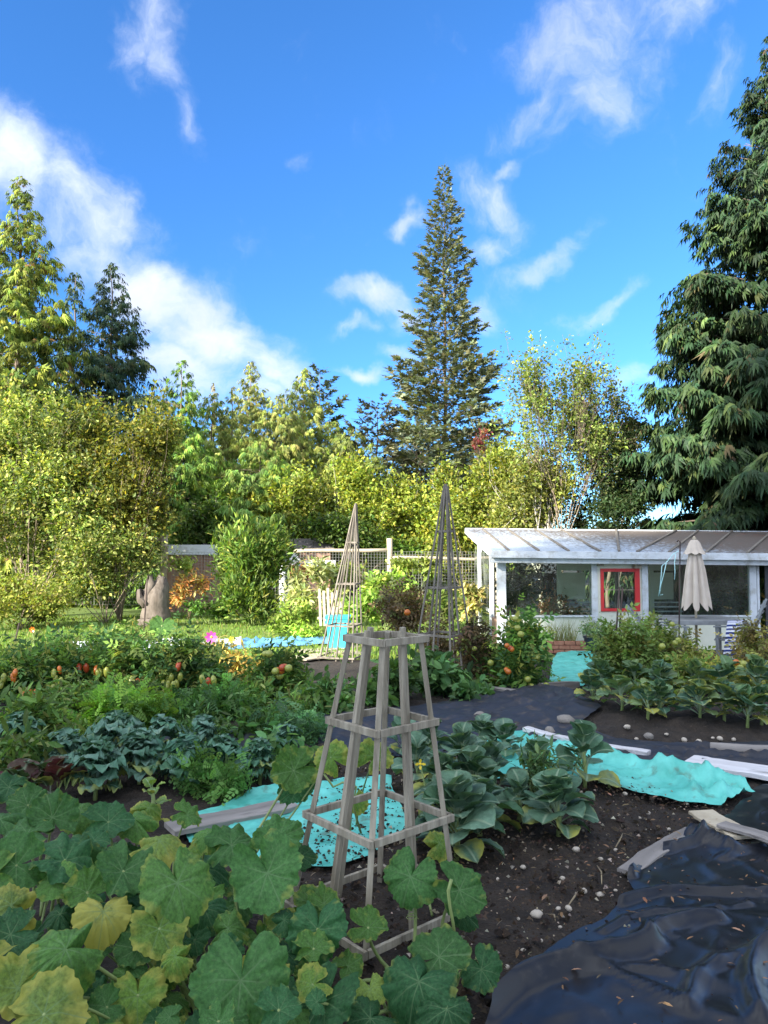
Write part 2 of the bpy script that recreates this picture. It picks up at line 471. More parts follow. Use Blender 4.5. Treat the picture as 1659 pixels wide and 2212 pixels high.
mat('wood_dark', (0.10, 0.085, 0.066), (0.24, 0.21, 0.172), 16, 0.85, 0.4, 30, stretch=(1, 1, 0.12))
mat('wood_pale', (0.34, 0.28, 0.19), (0.50, 0.43, 0.31), 6, 0.8, 0.3, 30, c3=(0.2, 0.15, 0.1), t3=(0.6, 0.75))
mat('plank_grey', (0.13, 0.115, 0.10), (0.30, 0.27, 0.245), 6, 0.85, 0.6, 25, stretch=(0.14, 1, 1), c3=(0.05, 0.04, 0.035), t3=(0.6, 0.72), s3=9)
mat('plank_white', (0.42, 0.40, 0.40), (0.68, 0.66, 0.66), 7, 0.8, 0.5, 25, stretch=(0.14, 1, 1), c3=(0.12, 0.11, 0.10), t3=(0.56, 0.68), s3=9)
mat('bark', (0.10, 0.075, 0.055), (0.22, 0.17, 0.13), 6, 0.9, 0.8, 14, stretch=(1, 1, 0.25))
mat('bark_pale', (0.34, 0.31, 0.26), (0.55, 0.51, 0.44), 6, 0.85, 0.5, 14, stretch=(1, 1, 0.25), c3=(0.1, 0.08, 0.06))
mat('twig', (0.16, 0.12, 0.085), (0.30, 0.24, 0.17), 9, 0.85)
mat('stem_green', (0.16, 0.22, 0.06), (0.26, 0.32, 0.11), 8, 0.6)
mat('stem_dry', (0.16, 0.12, 0.07), (0.30, 0.24, 0.14), 8, 0.8)
mat('stem_red', (0.14, 0.012, 0.02), (0.22, 0.03, 0.04), 8, 0.6)
mat('white_paint', (0.52, 0.55, 0.57), (0.64, 0.67, 0.69), 4, 0.55, 0.15, 30, c3=(0.32, 0.31, 0.27), t3=(0.50, 0.72), s3=5)
mat('cream_paint', (0.62, 0.64, 0.50), (0.72, 0.73, 0.60), 3, 0.6, 0.15, 30, c3=(0.42, 0.42, 0.32), t3=(0.6, 0.8), s3=5)
mat('red_paint', (0.52, 0.018, 0.02), (0.62, 0.03, 0.03), 5, 0.5, 0.15, 30)
mat('roof_sheet', (0.56, 0.62, 0.70), (0.74, 0.79, 0.84), 2.5, 0.45, 0.1, 20, c3=(0.34, 0.38, 0.42), t3=(0.57, 0.72), s3=5)
mat('batten', (0.09, 0.065, 0.05), (0.20, 0.15, 0.12), 5, 0.85, 0.3)
mat('dark_panel', (0.02, 0.022, 0.03), (0.05, 0.052, 0.06), 5, 0.6)
mat('metal', (0.24, 0.25, 0.25), (0.36, 0.37, 0.37), 7, 0.42, 0.05, metal=0.7, c3=(0.2, 0.2, 0.2))
mat('rod', (0.05, 0.035, 0.03), (0.10, 0.07, 0.055), 9, 0.7, metal=0.4)
mat('wire', (0.22, 0.22, 0.20), (0.32, 0.32, 0.29), 7, 0.5, metal=0.2)
mat('canvas', (0.48, 0.40, 0.32), (0.58, 0.50, 0.41), 5, 0.9, 0.2, 60)
mat('cloth_white', (0.72, 0.73, 0.75), (0.80, 0.80, 0.82), 5, 0.9)
mat('cloth_blue', (0.015, 0.03, 0.16), (0.02, 0.045, 0.22), 5, 0.9)
mat('cord', (0.38, 0.66, 0.66), (0.50, 0.78, 0.76), 5, 0.7)
mat('pot', (0.012, 0.016, 0.03), (0.025, 0.03, 0.05), 5, 0.35)
mat('brick', (0.28, 0.10, 0.06), (0.42, 0.19, 0.12), 9, 0.9, 0.4)
mat('shingle', (0.10, 0.085, 0.08), (0.17, 0.15, 0.14), 12, 0.9, 0.5)
mat('brown_wall', (0.24, 0.13, 0.09), (0.34, 0.21, 0.15), 5, 0.85, 0.3)
mat('bin_blue', (0.03, 0.40, 0.56), (0.06, 0.50, 0.66), 3, 0.4, 0.05)
mat('black_sheet', (0.006, 0.007, 0.009), (0.013, 0.014, 0.018), 2.5, 0.28, 0.28, 6, spec=0.42, c3=(0.050, 0.044, 0.038), t3=(0.58, 0.78), s3=7, ridged=True)
mat('black_cloth', (0.007, 0.009, 0.015), (0.018, 0.021, 0.032), 3, 0.55, 0.6, 7, ridged=True, c3=(0.06, 0.046, 0.036), t3=(0.54, 0.66), s3=7)
mat('tarp', (0.055, 0.36, 0.29), (0.14, 0.56, 0.48), 6, 0.55, 0.8, 5, c3=(0.09, 0.16, 0.11), t3=(0.56, 0.72), s3=7, ridged=True)
mat('tarp_blue', (0.08, 0.26, 0.50), (0.16, 0.40, 0.62), 3.5, 0.5, 0.35, 16)
mat('sheet_white', (0.62, 0.64, 0.68), (0.78, 0.79, 0.82), 3.5, 0.6, 0.35, 16, c3=(0.4, 0.38, 0.34))
mat('pebble', (0.30, 0.25, 0.19), (0.55, 0.49, 0.40), 20, 0.8, 0.2)
mat('stone', (0.16, 0.14, 0.12), (0.30, 0.27, 0.23), 14, 0.85, 0.4)
mat('litter', (0.20, 0.12, 0.07), (0.34, 0.22, 0.13), 20, 0.85)
mat('stump', (0.07, 0.055, 0.042), (0.17, 0.14, 0.115), 12, 0.9, 0.8, 12, stretch=(1, 1, 0.3), c3=(0.12, 0.09, 0.07), t3=(0.58, 0.7))
mat('fruit_green', (0.22, 0.27, 0.05), (0.34, 0.33, 0.06), 6, 0.25, spec=0.5)
mat('fruit_orange', (0.42, 0.085, 0.015), (0.50, 0.17, 0.02), 6, 0.25, spec=0.5)
mat('fruit_red', (0.32, 0.035, 0.015), (0.42, 0.085, 0.02), 6, 0.25, spec=0.5)
mat('petal_pink', (0.42, 0.03, 0.24), (0.56, 0.08, 0.36), 6, 0.6)
mat('petal_yellow', (0.75, 0.52, 0.02), (0.8, 0.62, 0.05), 6, 0.6)
foliage_mat('needles', 0.22, 0.6, 0.25)
foliage_mat('leaves', 0.38, 0.5, 0.28)
foliage_mat('crop', 0.32, 0.55, 0.2)
bigleaf_mat('squash_leaf', (0.15, 0.24, 0.11), (0.34, 0.33, 0.07), 0.28, 0.6, 0.18, 0.40, 12.0)
bigleaf_mat('cabbage_leaf', (0.30, 0.38, 0.25), (0.34, 0.34, 0.07), 0.18, 0.5, 0.28, 0.3)
bigleaf_mat('kale_leaf', (0.22, 0.34, 0.27), (0.30, 0.34, 0.10), 0.18, 0.55, 0.25, 0.3)
glass_mat('glass', (0.85, 0.92, 0.88), 0.025); glass_mat('glass_dirty', (0.7, 0.78, 0.7), 0.15)
# ------------------------------------------------------------------ ground
def axis(a, b, step, far, sgn_lo=True):
    mid = list(np.arange(a, b + 1e-6, step))
    out = []; s = step; x = b
    while x < far:
        s *= 1.22; x += s; out.append(x)
    lo = []; s = step; x = a
    while x > -far:
        s *= 1.22; x -= s; lo.append(x)
    return np.array(lo[::-1] + mid + out)
def build_ground():
    xs = axis(-3.6, 4.4, 0.042, 700); ys = axis(2.0, 8.2, 0.042, 900)
    X, Y = np.meshgrid(xs, ys, indexing='ij')
    Z = gz(X, Y)
    near = sstep(14, 9, Y) * sstep(9, 5, np.abs(X))
    clod = fbm(X * 5, Y * 5, 5) * 0.06 + np.maximum(fbm(X * 13 + 9, Y * 13, 3), 0) * 0.10
    Z = Z + near * (clod - 0.018)
    nx, ny = X.shape
    idx = np.arange(nx * ny).reshape(nx, ny)
    F = np.stack([idx[:-1, :-1], idx[1:, :-1], idx[1:, 1:], idx[:-1, 1:]], -1).reshape(-1, 4)
    mb = MB(); mb.add(np.stack([X, Y, Z], -1).reshape(-1, 3), F)
    o = mb.build('ground', M['soil'], smooth=True); o['kind'] = 'structure'
    # lawn sheet behind the beds
    xs = np.linspace(-26, 3.0, 90); ys = np.linspace(12.6, 26, 60)
    X, Y = np.meshgrid(xs, ys, indexing='ij')
    Yw = Y + 0.0
    e = 0.5 * fbm(X * 0.5, Y * 0 + 3, 3)
    Y2 = np.where(Y < 13, Y + e, Y)
    Z = gz(X, Y2) + 0.02 + 0.03 * fbm(X, Y2, 3)
    idx = np.arange(X.size).reshape(X.shape)
    F = np.stack([idx[:-1, :-1], idx[1:, :-1], idx[1:, 1:], idx[:-1, 1:]], -1).reshape(-1, 4)
    o = MB().add(np.stack([X, Y2, Z], -1).reshape(-1, 3), F).build('lawn', M['turf'], smooth=True); o['kind'] = 'structure'
build_ground()

def grass(name, label, n, fx, fy, h, cols, seed, lean=0.4, w=0.006):
    rng = np.random.RandomState(seed)
    x, y = fx(rng, n), fy(rng, n)
    z = gz(x, y)
    hh = h * (0.5 + rng.rand(n)); a = rng.rand(n) * 6.283
    d = np.stack([np.cos(a), np.sin(a), np.zeros(n)], 1)
    sd = np.stack([-np.sin(a + 1), np.cos(a + 1), np.zeros(n)], 1)
    p = np.stack([x, y, z], 1)
    ln = lean * hh[:, None] * rng.rand(n, 1)
    up = np.array([0, 0, 1.0])
    ww = w * (0.7 + 0.6 * rng.rand(n, 1))
    V = np.stack([p - sd * ww, p + sd * ww, p + d * ln * 0.35 + up * hh[:, None] * 0.6 + sd * ww * 0.7, p + d * ln * 0.35 + up * hh[:, None] * 0.6 - sd * ww * 0.7, p + d * ln + up * hh[:, None]], 1)
    b = np.arange(n)[:, None] * 5
    Q = b + np.array([[0, 1, 2, 3]]); T = b + np.array([[3, 2, 4]])
    mb = MB(); mb.add(V.reshape(-1, 3), [Q, T], np.repeat(palette(rng, n, cols), 5, 0))
    o = mb.build(name, M['crop'], kind='stuff')
    o['label'] = label
    return o
GR = [(0.13, 0.23, 0.035, 4), (0.19, 0.27, 0.045, 3), (0.26, 0.26, 0.08, 1)]
grass('grass', 'bright green lawn grass behind the vegetable beds', 26000, lambda r, n: r.uniform(-9.5, 2.4, n), lambda r, n: 12.7 + 8.3 * r.rand(n) ** 1.5, 0.075, GR, 3, w=0.010)

# ------------------------------------------------------------------ leaf and spray templates
def quadblade(p, d, l, w, droop=0.0, n=(0, 0, 1)):
    p = np.array(p, float); d = np.array(d, float); d /= np.linalg.norm(d)
    s = np.cross(n, d); s = s / np.linalg.norm(s)
    return [p, p + d * l * 0.45 + s * w, p + d * l + np.array([0, 0, -droop * l]), p + d * l * 0.45 - s * w]
def template(blades):
    V = []; F = []
    for b in blades:
        k = len(V); V += b; F.append((k, k + 1, k + 2, k + 3))
    return np.array(V), np.array(F)
def cedar_spray():
    B = [quadblade((0, 0, 0), (1, 0, -0.12), 1.0, 0.055, 0.12)]
    for i, x in enumerate((0.08, 0.24, 0.40, 0.56, 0.72, 0.86)):
        for s in (-1, 1):
            l = (0.44 + 0.1 * math.sin(i * 2.3 + s)) * (1 - 0.6 * x)
            B.append(quadblade((x, 0, -0.12 * x), (0.85, s * (0.5 + 0.12 * (i % 2)), -0.25 + 0.12 * math.sin(i * 4 + s)), l, 0.05, 0.35))
    return template(B)
def fir_twig():
    B = [quadblade((0, 0, 0), (1, 0, 0.02), 1.0, 0.09), quadblade((0, 0, 0), (1, 0, 0.02), 1.0, 0.06, n=(0, 1, 0.3))]
    for x in (0.15, 0.38, 0.6):
        for s in (-1, 1):
            B.append(quadblade((x, 0, 0), (0.8, s * 0.7, 0.05), 0.42 * (1.1 - x), 0.075))
    return template(B)
def cedar_far():
    B = [quadblade((0, 0, 0), (1, 0, -0.12), 1.15, 0.075, 0.2)]
    for x, l in ((0.1, 0.58), (0.42, 0.48)):
        for s in (-1, 1): B.append(quadblade((x, 0, -0.1 * x), (0.9, s * 0.5, -0.28 + .1 * s), l, 0.075, 0.4))
    return template(B)
def fir_far():
    B = [quadblade((0, 0, 0), (1, 0, 0.02), 1.0, 0.10)]
    for x in (0.15, 0.5):
        for s in (-1, 1): B.append(quadblade((x, 0, 0), (0.8, s * 0.7, 0.08), 0.45 * (1.1 - x), 0.09))
    return template(B)
CEDAR, FIR, CEDAR_FAR, FIR_FAR = cedar_spray(), fir_twig(), cedar_far(), fir_far()
LEAF_T = np.array([(0, 0, 0), (0.5, 0.27, 0.06), (1, 0, -0.06), (0.5, -0.27, 0.06), (0.5, 0, 0.0)])
LEAF_F = np.array([(0, 4, 1), (1, 4, 2), (0, 3, 4), (3, 2, 4)])
LEAF1 = (np.array([(0, 0, 0), (0.45, 0.30, 0.05), (1, 0, -0.08), (0.45, -0.30, 0.05)]), np.array([(0, 2, 1), (0, 3, 2)]))
LEAF = (LEAF_T, LEAF_F)
OVAL = (np.array([(0, 0, 0), (0.25, 0.22, 0.04), (0.65, 0.24, 0.03), (1, 0, -0.08), (0.65, -0.24, 0.03), (0.25, -0.22, 0.04), (0.5, 0, -0.02)]),
        np.array([(0, 6, 1), (1, 6, 2), (2, 6, 3), (3, 6, 4), (4, 6, 5), (5, 6, 0)]))
LONG = (np.array([(0, 0, 0), (0.35, 0.13, 0.03), (0.7, 0.12, 0.0), (1, 0, -0.12), (0.7, -0.12, 0.0), (0.35, -0.13, 0.03)]), np.array([(0, 5, 4, 1), (1, 4, 3, 2)]))
def pinnate():
    """compound leaf such as a tomato has"""
    V = []; F = []
    for x, l in ((0.22, 0.40), (0.6, 0.42)):
        for s in (-1, 1):
            k = len(V); d = np.array((0.5, s * 0.85, -0.15)); d /= np.linalg.norm(d); sd = np.array((-d[1], d[0], 0))
            p = np.array((x, 0, -0.15 * x * x)); V += [p, p + d * l * .45 + sd * l * .26, p + d * l + np.array((0, 0, -.07)), p + d * l * .45 - sd * l * .26]
            F.append((k, k + 1, k + 2, k + 3))
    k = len(V); V += [np.array(q) for q in ((.78, 0, -.1), (.98, .13, -.12), (1.25, 0, -.25), (.98, -.13, -.12))]; F.append((k, k + 1, k + 2, k + 3))
    k = len(V); V += [np.array(q) for q in ((0, .012, 0), (0, -.012, 0), (.8, -.008, -.1), (.8, .008, -.1))]; F.append((k, k + 1, k + 2, k + 3))
    return np.array(V), np.array(F)
PINN = pinnate()
def fern():
    V = []; F = []
    for i in range(5):
        x = i / 5
        for s in (-1, 1):
            k = len(V); l = 0.30 * (1 - x) + 0.05; p = np.array((x, 0, 0.25 * x - 0.3 * x * x)); d = np.array((0.55, s * 0.8, 0.2)); sd = np.array((-d[1], d[0], 0)) * 0.09
            V += [p, p + d * l * .5 + sd, p + d * l, p + d * l * .5 - sd]; F.append((k, k + 1, k + 2, k + 3))
    k = len(V); V += [np.array(q) for q in ((0, .008, 0), (0, -.008, 0), (1, -.004, -.05), (1, .004, -.05))]; F.append((k, k + 1, k + 2, k + 3))
    return np.array(V), np.array(F)
FERN = fern()

# ------------------------------------------------------------------ trees
def conifer(label, x, y, H, R, seed, style='cedar', z0=-0.2, nb=150, dens=1.0, cols=None, t_low=0.06, power=0.9, spray=0.5, lean=(0, 0), group=None, name=None, bare=0.0, trunk_r=None, pitch=None, droop=None, even=0.0):
    rng = np.random.RandomState(seed)
    root = thing(name or ('fir_tree' if style == 'fir' else 'cedar_tree'), label, 'tree', (x, y, z0), group)
    base = np.array([x, y, z0])
    tr = trunk_r or H * 0.014
    def axis_pt(t):
        return base + np.array([lean[0] * t * t, lean[1] * t * t, H * t])
    ts = np.linspace(0, 0.985, 14)
    wob = rng.randn(14, 2) * 0.012 * R; wob[0] = 0
    pts = np.array([axis_pt(t) for t in ts]); pts[:, :2] += wob
    MB().add(*tube(pts, tr * (1 - ts) ** 1.0 + 0.006, 7)).build('trunk', M['bark'], root, True)
    t = t_low + (1 - t_low) * ((np.arange(nb) + rng.rand(nb)) / nb) ** 1.15
    if style == 'fir':
        t = t_low + (1 - t_low) * np.floor((t - t_low) / (1 - t_low) * nb / 7) / (nb / 7) + rng.rand(nb) * 0.008
    t = np.clip(t, t_low, 0.992)
    prof = (1 - t) ** power
    if style == 'fir': prof = prof * (1 - 0.12 * np.exp(-((t - 0.72) / 0.12) ** 2)) * (1 + 0.16 * np.sin(t * 47 + seed) + 0.1 * np.sin(t * 19))
    L = R * prof * (0.78 + 0.13 * even + (0.34 - 0.2 * even) * rng.rand(nb)) + 0.10 + 0.02 * H * (1 - t)
    az = rng.rand(nb) * 6.283 if style != 'fir' else (np.arange(nb) * 2.399 + rng.rand(nb) * 0.5)
    h = np.stack([np.cos(az), np.sin(az), np.zeros(nb)], 1)
    lat = np.stack([-np.sin(az), np.cos(az), np.zeros(nb)], 1)
    if style == 'cedar':
        p0 = np.full(nb, 0.25 if pitch is None else pitch) + 0.22 * t + 0.15 * rng.randn(nb); dr = (0.55 if droop is None else droop) * (1 - 0.7 * t); upc = 0.18
    else:
        p0 = 0.05 + 0.75 * t ** 1.5 + 0.1 * rng.randn(nb); dr = 0.30 * (1 - t); upc = 0.16
    B0 = np.stack([axis_pt(q) for q in t])
    def P(i, s):
        return B0[i] + h[i] * (L[i] * s * np.cos(p0[i]))[:, None] + np.array([0, 0, 1.0]) * (L[i] * (s * np.sin(p0[i]) - dr[i] * s ** 2 + upc * s ** 3))[:, None]
    # limbs
    lm = MB()
    S = np.linspace(0, 0.72, 5)
    for i in range(nb):
        if L[i] < 0.9 or (t[i] < 0.12 and style == 'cedar'): continue
        lm.add(*tube(P(np.full(5, i), S), (tr * 0.22 * (1 - t[i]) + 0.008) * (1 - 0.8 * S), 3, False))
    lm.build('limbs', M['bark' if style == 'cedar' else 'bark'], root, True)
    # sprays: side twigs off every limb, drooping on the cedars
    far = True
    dens = dens * (0.97 if far else 0.48) if style == 'cedar' else dens * 0.8
    cnt = np.maximum((L / spray * (9.0 if style == 'cedar' else 11.0) * dens * np.where(np.sin(az) > 0.35, 0.45, 1.0)).astype(int), 5)
    i = np.repeat(np.arange(nb), cnt); n = len(i)
    smin = 0.12 + bare
    s = smin + (1.02 - smin) * rng.rand(n) ** 0.75
    side = rng.choice([-1.0, 1.0], n)
    wid = rng.rand(n) ** 0.8 * (0.42 if style == 'cedar' else 0.40) * (1.05 - s) ** 0.75 * np.minimum(L[i], 4.5)
    wid = np.maximum(wid, 0)
    pos = P(i, s) + lat[i] * (side * wid)[:, None] + h[i] * (wid * 0.35)[:, None]
    hang = (0.55 if style == 'cedar' else 0.10)
    pos[:, 2] -= wid * hang * (0.4 + 0.6 * rng.rand(n)) + (rng.rand(n) * 0.16 * spray * 2 if style == 'cedar' else 0)
    X = h[i] * (0.55 + 0.5 * s)[:, None] + lat[i] * (side * (0.75 - 0.45 * s))[:, None] + 0.28 * rng.randn(n, 3)
    X[:, 2] += (-0.55 - 0.5 * rng.rand(n)) if style == 'cedar' else (0.12 + 0.15 * rng.randn(n))
    Z = np.array([0, 0, 1.0]) + h[i] * 0.55 + 0.35 * rng.randn(n, 3)
    sc = spray * 1.12 * (0.6 + 0.7 * rng.rand(n)) * np.clip(0.45 + 0.7 * (L[i] / R), 0.4, 1)
    col = palette(rng, n, cols, 0.22)
    clump = 1 + 0.16 * rng.randn(nb)
    col = col * np.clip(clump[i], 0.6, 1.5)[:, None]
    tip = sstep(0.6, 1.0, s)[:, None]
    col = col * (1 + 0.25 * tip)
    mb = MB()
    T, F = (CEDAR_FAR if far else CEDAR) if style == 'cedar' else FIR_FAR
    scatter(mb, T, F, pos, X, Z, sc, col)
    mb.build('crown', M['needles'], root, kind='stuff')
    return root
def copy_tree(src, loc, label, rotz=0.0, sc=1.0, group=None):
    r = src.copy(); COL.objects.link(r); r.location = Vector(loc); r.rotation_euler = (0, 0, rotz); r.scale = (sc, sc, sc)
    r['label'] = label
    if group: r['group'] = group
    for ch in src.children:
        c = ch.copy(); COL.objects.link(c); c.parent = r
    return r

def broadleaf(name, label, cat, base, blobs, nleaf, lsize, cols, seed, stem='bark', nst=5, tr=0.05, tpl=LEAF1, per=16, spread=0.16, up=0.35, droop=0.3, group=None, matn='leaves', twigs=60, shell=0.55, branch_show=0.5, foliage='crown'):
    """shrub or leafy tree: stems to each lobe, twigs to the leaf clumps, separate small leaves"""
    rng = np.random.RandomState(seed)
    base = np.array(tuple(base), float)
    root = thing(name, label, cat, base, group)
    bl = np.array(blobs, float)
    vol = bl[:, 3] * bl[:, 4] * bl[:, 5]; w = vol ** 0.75; w /= w.sum()
    if matn == 'crop': nleaf = int(nleaf * .86)
    K = max(nleaf // per, 8)
    b = rng.choice(len(bl), K, p=w)
    d = nrm(rng.randn(K, 3)); rad = shell + (1 - shell) * rng.rand(K) ** 0.6
    low = rng.rand(K) < 0.25
    rad = np.where(low, rng.rand(K) ** 0.5 * shell, rad)
    tips = bl[b, :3] + d * rad[:, None] * bl[b, 3:]
    tips += rng.randn(K, 3) * 0.10 * bl[b, 3:]
    tips[:, 2] = np.maximum(tips[:, 2], base[2] + 0.05)
    st = MB()
    hubs = []
    nst = max(nst, 1)
    cen = (bl[:, :3] * w[:, None]).sum(0); zlow = (bl[:, 2] - bl[:, 5]).min()
    fork = base + (cen - base) * 0.30 if cat == 'tree' else base.copy()
    if cat == 'tree':
        s = np.linspace(0, 1, 6)[:, None]; st.add(*tube(base * (1 - s) + fork * s + np.append(rng.randn(2) * tr, 0) * np.sin(3.1 * s), tr * (1.15 - 0.35 * s[:, 0]), 8))
    for k in range(len(bl)):
        c = bl[k, :3] - np.array([0, 0, bl[k, 5] * 0.35])
        p0 = fork + np.append(rng.randn(2) * tr * (0.3 if cat == 'tree' else 1.2), 0)
        mid = (p0 + c) / 2 + rng.randn(3) * np.array([0.10, 0.10, 0.0]) * np.linalg.norm(c - p0); mid[2] += 0.1 * abs(c[2] - p0[2])
        s = np.linspace(0, 1, 7)[:, None]
        pts = (1 - s) ** 2 * p0 + 2 * s * (1 - s) * mid + s ** 2 * c
        st.add(*tube(pts, tr * (0.5 if cat == 'tree' else 0.8) * (1 - 0.75 * s[:, 0]) * min(1, 0.55 + 0.5 * vol[k] ** 0.33), 6))
        hubs.append(pts)
    st.build('trunk' if cat == 'tree' else 'stems', M[stem], root, True)
    tw = MB()
    for k in rng.permutation(K)[:twigs]:
        h = hubs[b[k]]; p0 = h[rng.randint(3, 7)]
        mid = (p0 + tips[k]) / 2 + rng.randn(3) * 0.08 * np.linalg.norm(tips[k] - p0)
        s = np.linspace(0, 1.04, 5)[:, None]
        pts = (1 - s) ** 2 * p0 + 2 * s * (1 - s) * mid + s ** 2 * tips[k]
        tw.add(*tube(pts, np.maximum(tr * 0.22 * (1 - 0.8 * s[:, 0]), 0.004), 3, False))
    if tw.n: tw.build('twigs', M[stem], root, True)
    i = np.repeat(np.arange(K), per); n = len(i)
    out = nrm(tips - (bl[b, :3] - np.array([0, 0, 0.4]) * bl[b, 5:6]))
    along = rng.rand(n, 1) * spread * 2.2
    pos = tips[i] - out[i] * along + rng.randn(n, 3) * spread * (0.35 + 0.65 * (1 - along / (spread * 2.2)))
    pos[:, 2] = np.maximum(pos[:, 2], base[2] + 0.02)
    X = out[i] * 0.7 + rng.randn(n, 3) * 0.6; X[:, 2] -= droop
    Z = np.array([0, 0, 1.0]) * up * 2 + out[i] * 0.5 + rng.randn(n, 3) * 0.5
    sc = lsize * (0.6 + 0.75 * rng.rand(n))
    if matn == 'crop': lsize *= 1.06
    if matn == 'crop': cols = [(c[0] * 1.6, c[1] * 1.65, c[2] * 1.5, c[3]) for c in cols]
    col = palette(rng, n, cols, 0.2) * np.clip(1 + 0.22 * rng.randn(K), 0.5, 1.6)[i][:, None] * np.clip(1 + 0.22 * rng.randn(len(bl)), 0.6, 1.5)[b][i][:, None]
    mb = MB(); scatter(mb, tpl[0], tpl[1], pos, X, Z, sc, col)
    mb.build(foliage, M[matn], root, kind='stuff')
    return root

CEDAR_LIT = [(0.17, 0.22, 0.035, 5), (0.24, 0.27, 0.045, 3), (0.08, 0.13, 0.025, 3), (0.22, 0.14, 0.05, 0.4)]
CEDAR_DARK = [(0.030, 0.060, 0.022, 5), (0.05, 0.085, 0.026, 3), (0.08, 0.11, 0.03, 1), (0.10, 0.07, 0.03, 0.25)]
CEDAR_BLUE = [(0.035, 0.070, 0.038, 5), (0.06, 0.09, 0.035, 3), (0.09, 0.11, 0.04, 1)]
FIR_C = [(0.16, 0.18, 0.105, 5), (0.205, 0.21, 0.105, 3), (0.105, 0.135, 0.10, 3)]
def px(u, Y): return (u - 829.5) / 1597.6 * Y
conifer('huge dark cedar towering at the right edge behind the greenhouse', 12.2, 21.5, 18.5, 6.4, 11, nb=440, dens=2.2, cols=[(0.022, 0.048, 0.020, 5), (0.036, 0.066, 0.022, 3), (0.06, 0.085, 0.026, 1), (0.08, 0.06, 0.03, 0.25)], t_low=0.02, power=0.92, spray=0.44, droop=0.5, even=0.8)  # needle colours darkened, shade on this tree put into the colour
conifer('tall sunlit cedar with drooping top at the left edge', px(25, 26), 26, 15.5, 4.6, 12, nb=280, dens=1.3, cols=CEDAR_LIT, spray=0.42, droop=0.5)
conifer('blue green cedar with feathery tip right of the tall left cedar', px(232, 29), 29, 13.5, 5.0, 13, nb=280, dens=1.1, cols=CEDAR_BLUE, spray=0.42, power=0.95)
conifer('slim dark cedar tip wedged between the two left cedars', px(150, 31), 31, 14.0, 2.8, 14, nb=120, dens=0.9, cols=CEDAR_BLUE, spray=0.55)
conifer('bright green cedar with thin brown spire behind the wire fence', px(388, 27), 27, 9.0, 3.7, 15, nb=170, dens=1.2, cols=[(0.12, 0.22, 0.035, 5), (0.19, 0.26, 0.045, 3), (0.06, 0.12, 0.025, 2)], spray=0.34, power=0.95)
conifer('small dark spruce peeking out behind the left cedars', px(345, 38), 38, 10.3, 2.2, 16, 'fir', nb=70, cols=FIR_C, spray=0.5)
conifer('thin brownish cedar left of the yellow green cedar', px(460, 40), 40, 11.2, 3.0, 17, nb=90, dens=0.8, cols=[(0.19, 0.19, 0.08, 4), (0.24, 0.20, 0.10, 3)], spray=0.38, power=1.0)
conifer('yellow green cedar with pale open top in the middle distance', px(538, 38), 38, 11.9, 4.9, 18, nb=230, dens=1.2, cols=[(0.25, 0.28, 0.07, 4), (0.31, 0.31, 0.09, 3), (0.15, 0.19, 0.045, 2)], spray=0.38, power=1.0)
conifer('small pale cedar tip beside the yellow green cedar', px(497, 36), 36, 10.1, 3.2, 19, nb=90, dens=0.9, cols=[(0.22, 0.23, 0.07, 4), (0.15, 0.18, 0.05, 3)], spray=0.38, power=1.0)
conifer('rounded light green cedar in front of the dark spruce', px(652, 35), 35, 10.8, 4.6, 20, nb=220, dens=1.2, cols=[(0.24, 0.28, 0.06, 4), (0.16, 0.21, 0.045, 3), (0.29, 0.29, 0.08, 2)], spray=0.38, power=0.9)
conifer('dark ragged spruce behind the rounded light green cedar', px(690, 40), 40, 12.0, 2.9, 21, 'fir', nb=110, dens=1.2, cols=[(0.05, 0.068, 0.04, 4), (0.07, 0.085, 0.045, 3)], spray=0.6, power=0.6)
conifer('low green cedar in the gap left of the tall fir', px(725, 33), 33, 7.8, 3.3, 22, nb=130, dens=1.2, cols=[(0.15, 0.19, 0.03, 4), (0.06, 0.10, 0.03, 3)], spray=0.36, power=0.9)
conifer('broad grey brown spruce just left of the tall fir', px(815, 43), 43, 10.6, 3.6, 23, 'fir', nb=120, dens=0.9, cols=[(0.08, 0.085, 0.06, 4), (0.11, 0.10, 0.07, 3)], spray=0.65, power=0.45)
conifer('very tall slender fir standing alone against the sky', px(962, 45), 45, 25.9, 4.0, 24, 'fir', nb=340, dens=1.5, cols=FIR_C, spray=0.5, power=0.72, t_low=0.12, bare=0.0, trunk_r=0.17)
conifer('low dark fir skirted by the yellow hedge below the tall fir', px(905, 41), 41, 8.7, 4.2, 25, 'fir', nb=130, dens=1.3, cols=FIR_C, spray=0.6, power=0.5)
conifer('small fir right of the tall fir trunk', px(1035, 42), 42, 8.0, 3.4, 26, 'fir', nb=100, dens=1.2, cols=FIR_C, spray=0.6, power=0.5)
conifer('green cedar with sweeping branches behind the coop', px(560, 25), 25, 5.6, 2.6, 27, nb=110, dens=1.1, cols=[(0.10, 0.18, 0.035, 5), (0.16, 0.22, 0.04, 3)], spray=0.32, power=0.6)
conifer('broad yellow green cedar filling the gap behind the laurel', px(455, 31), 31, 8.6, 4.8, 28, nb=190, dens=1.15, cols=[(0.20, 0.25, 0.05, 4), (0.27, 0.29, 0.07, 3), (0.11, 0.16, 0.035, 2)], spray=0.36, power=0.85)
conifer('feathery olive cedar behind the coop roof', px(598, 30), 30, 8.3, 4.6, 29, nb=190, dens=1.15, cols=[(0.22, 0.26, 0.06, 4), (0.28, 0.29, 0.08, 3), (0.13, 0.17, 0.04, 2)], spray=0.36, power=0.85)
conifer('low olive cedar above the left tall trellis tip', px(760, 30), 30, 7.0, 4.2, 30, nb=150, dens=1.3, cols=[(0.20, 0.23, 0.06, 4), (0.13, 0.17, 0.04, 3)], spray=0.36, power=0.85)
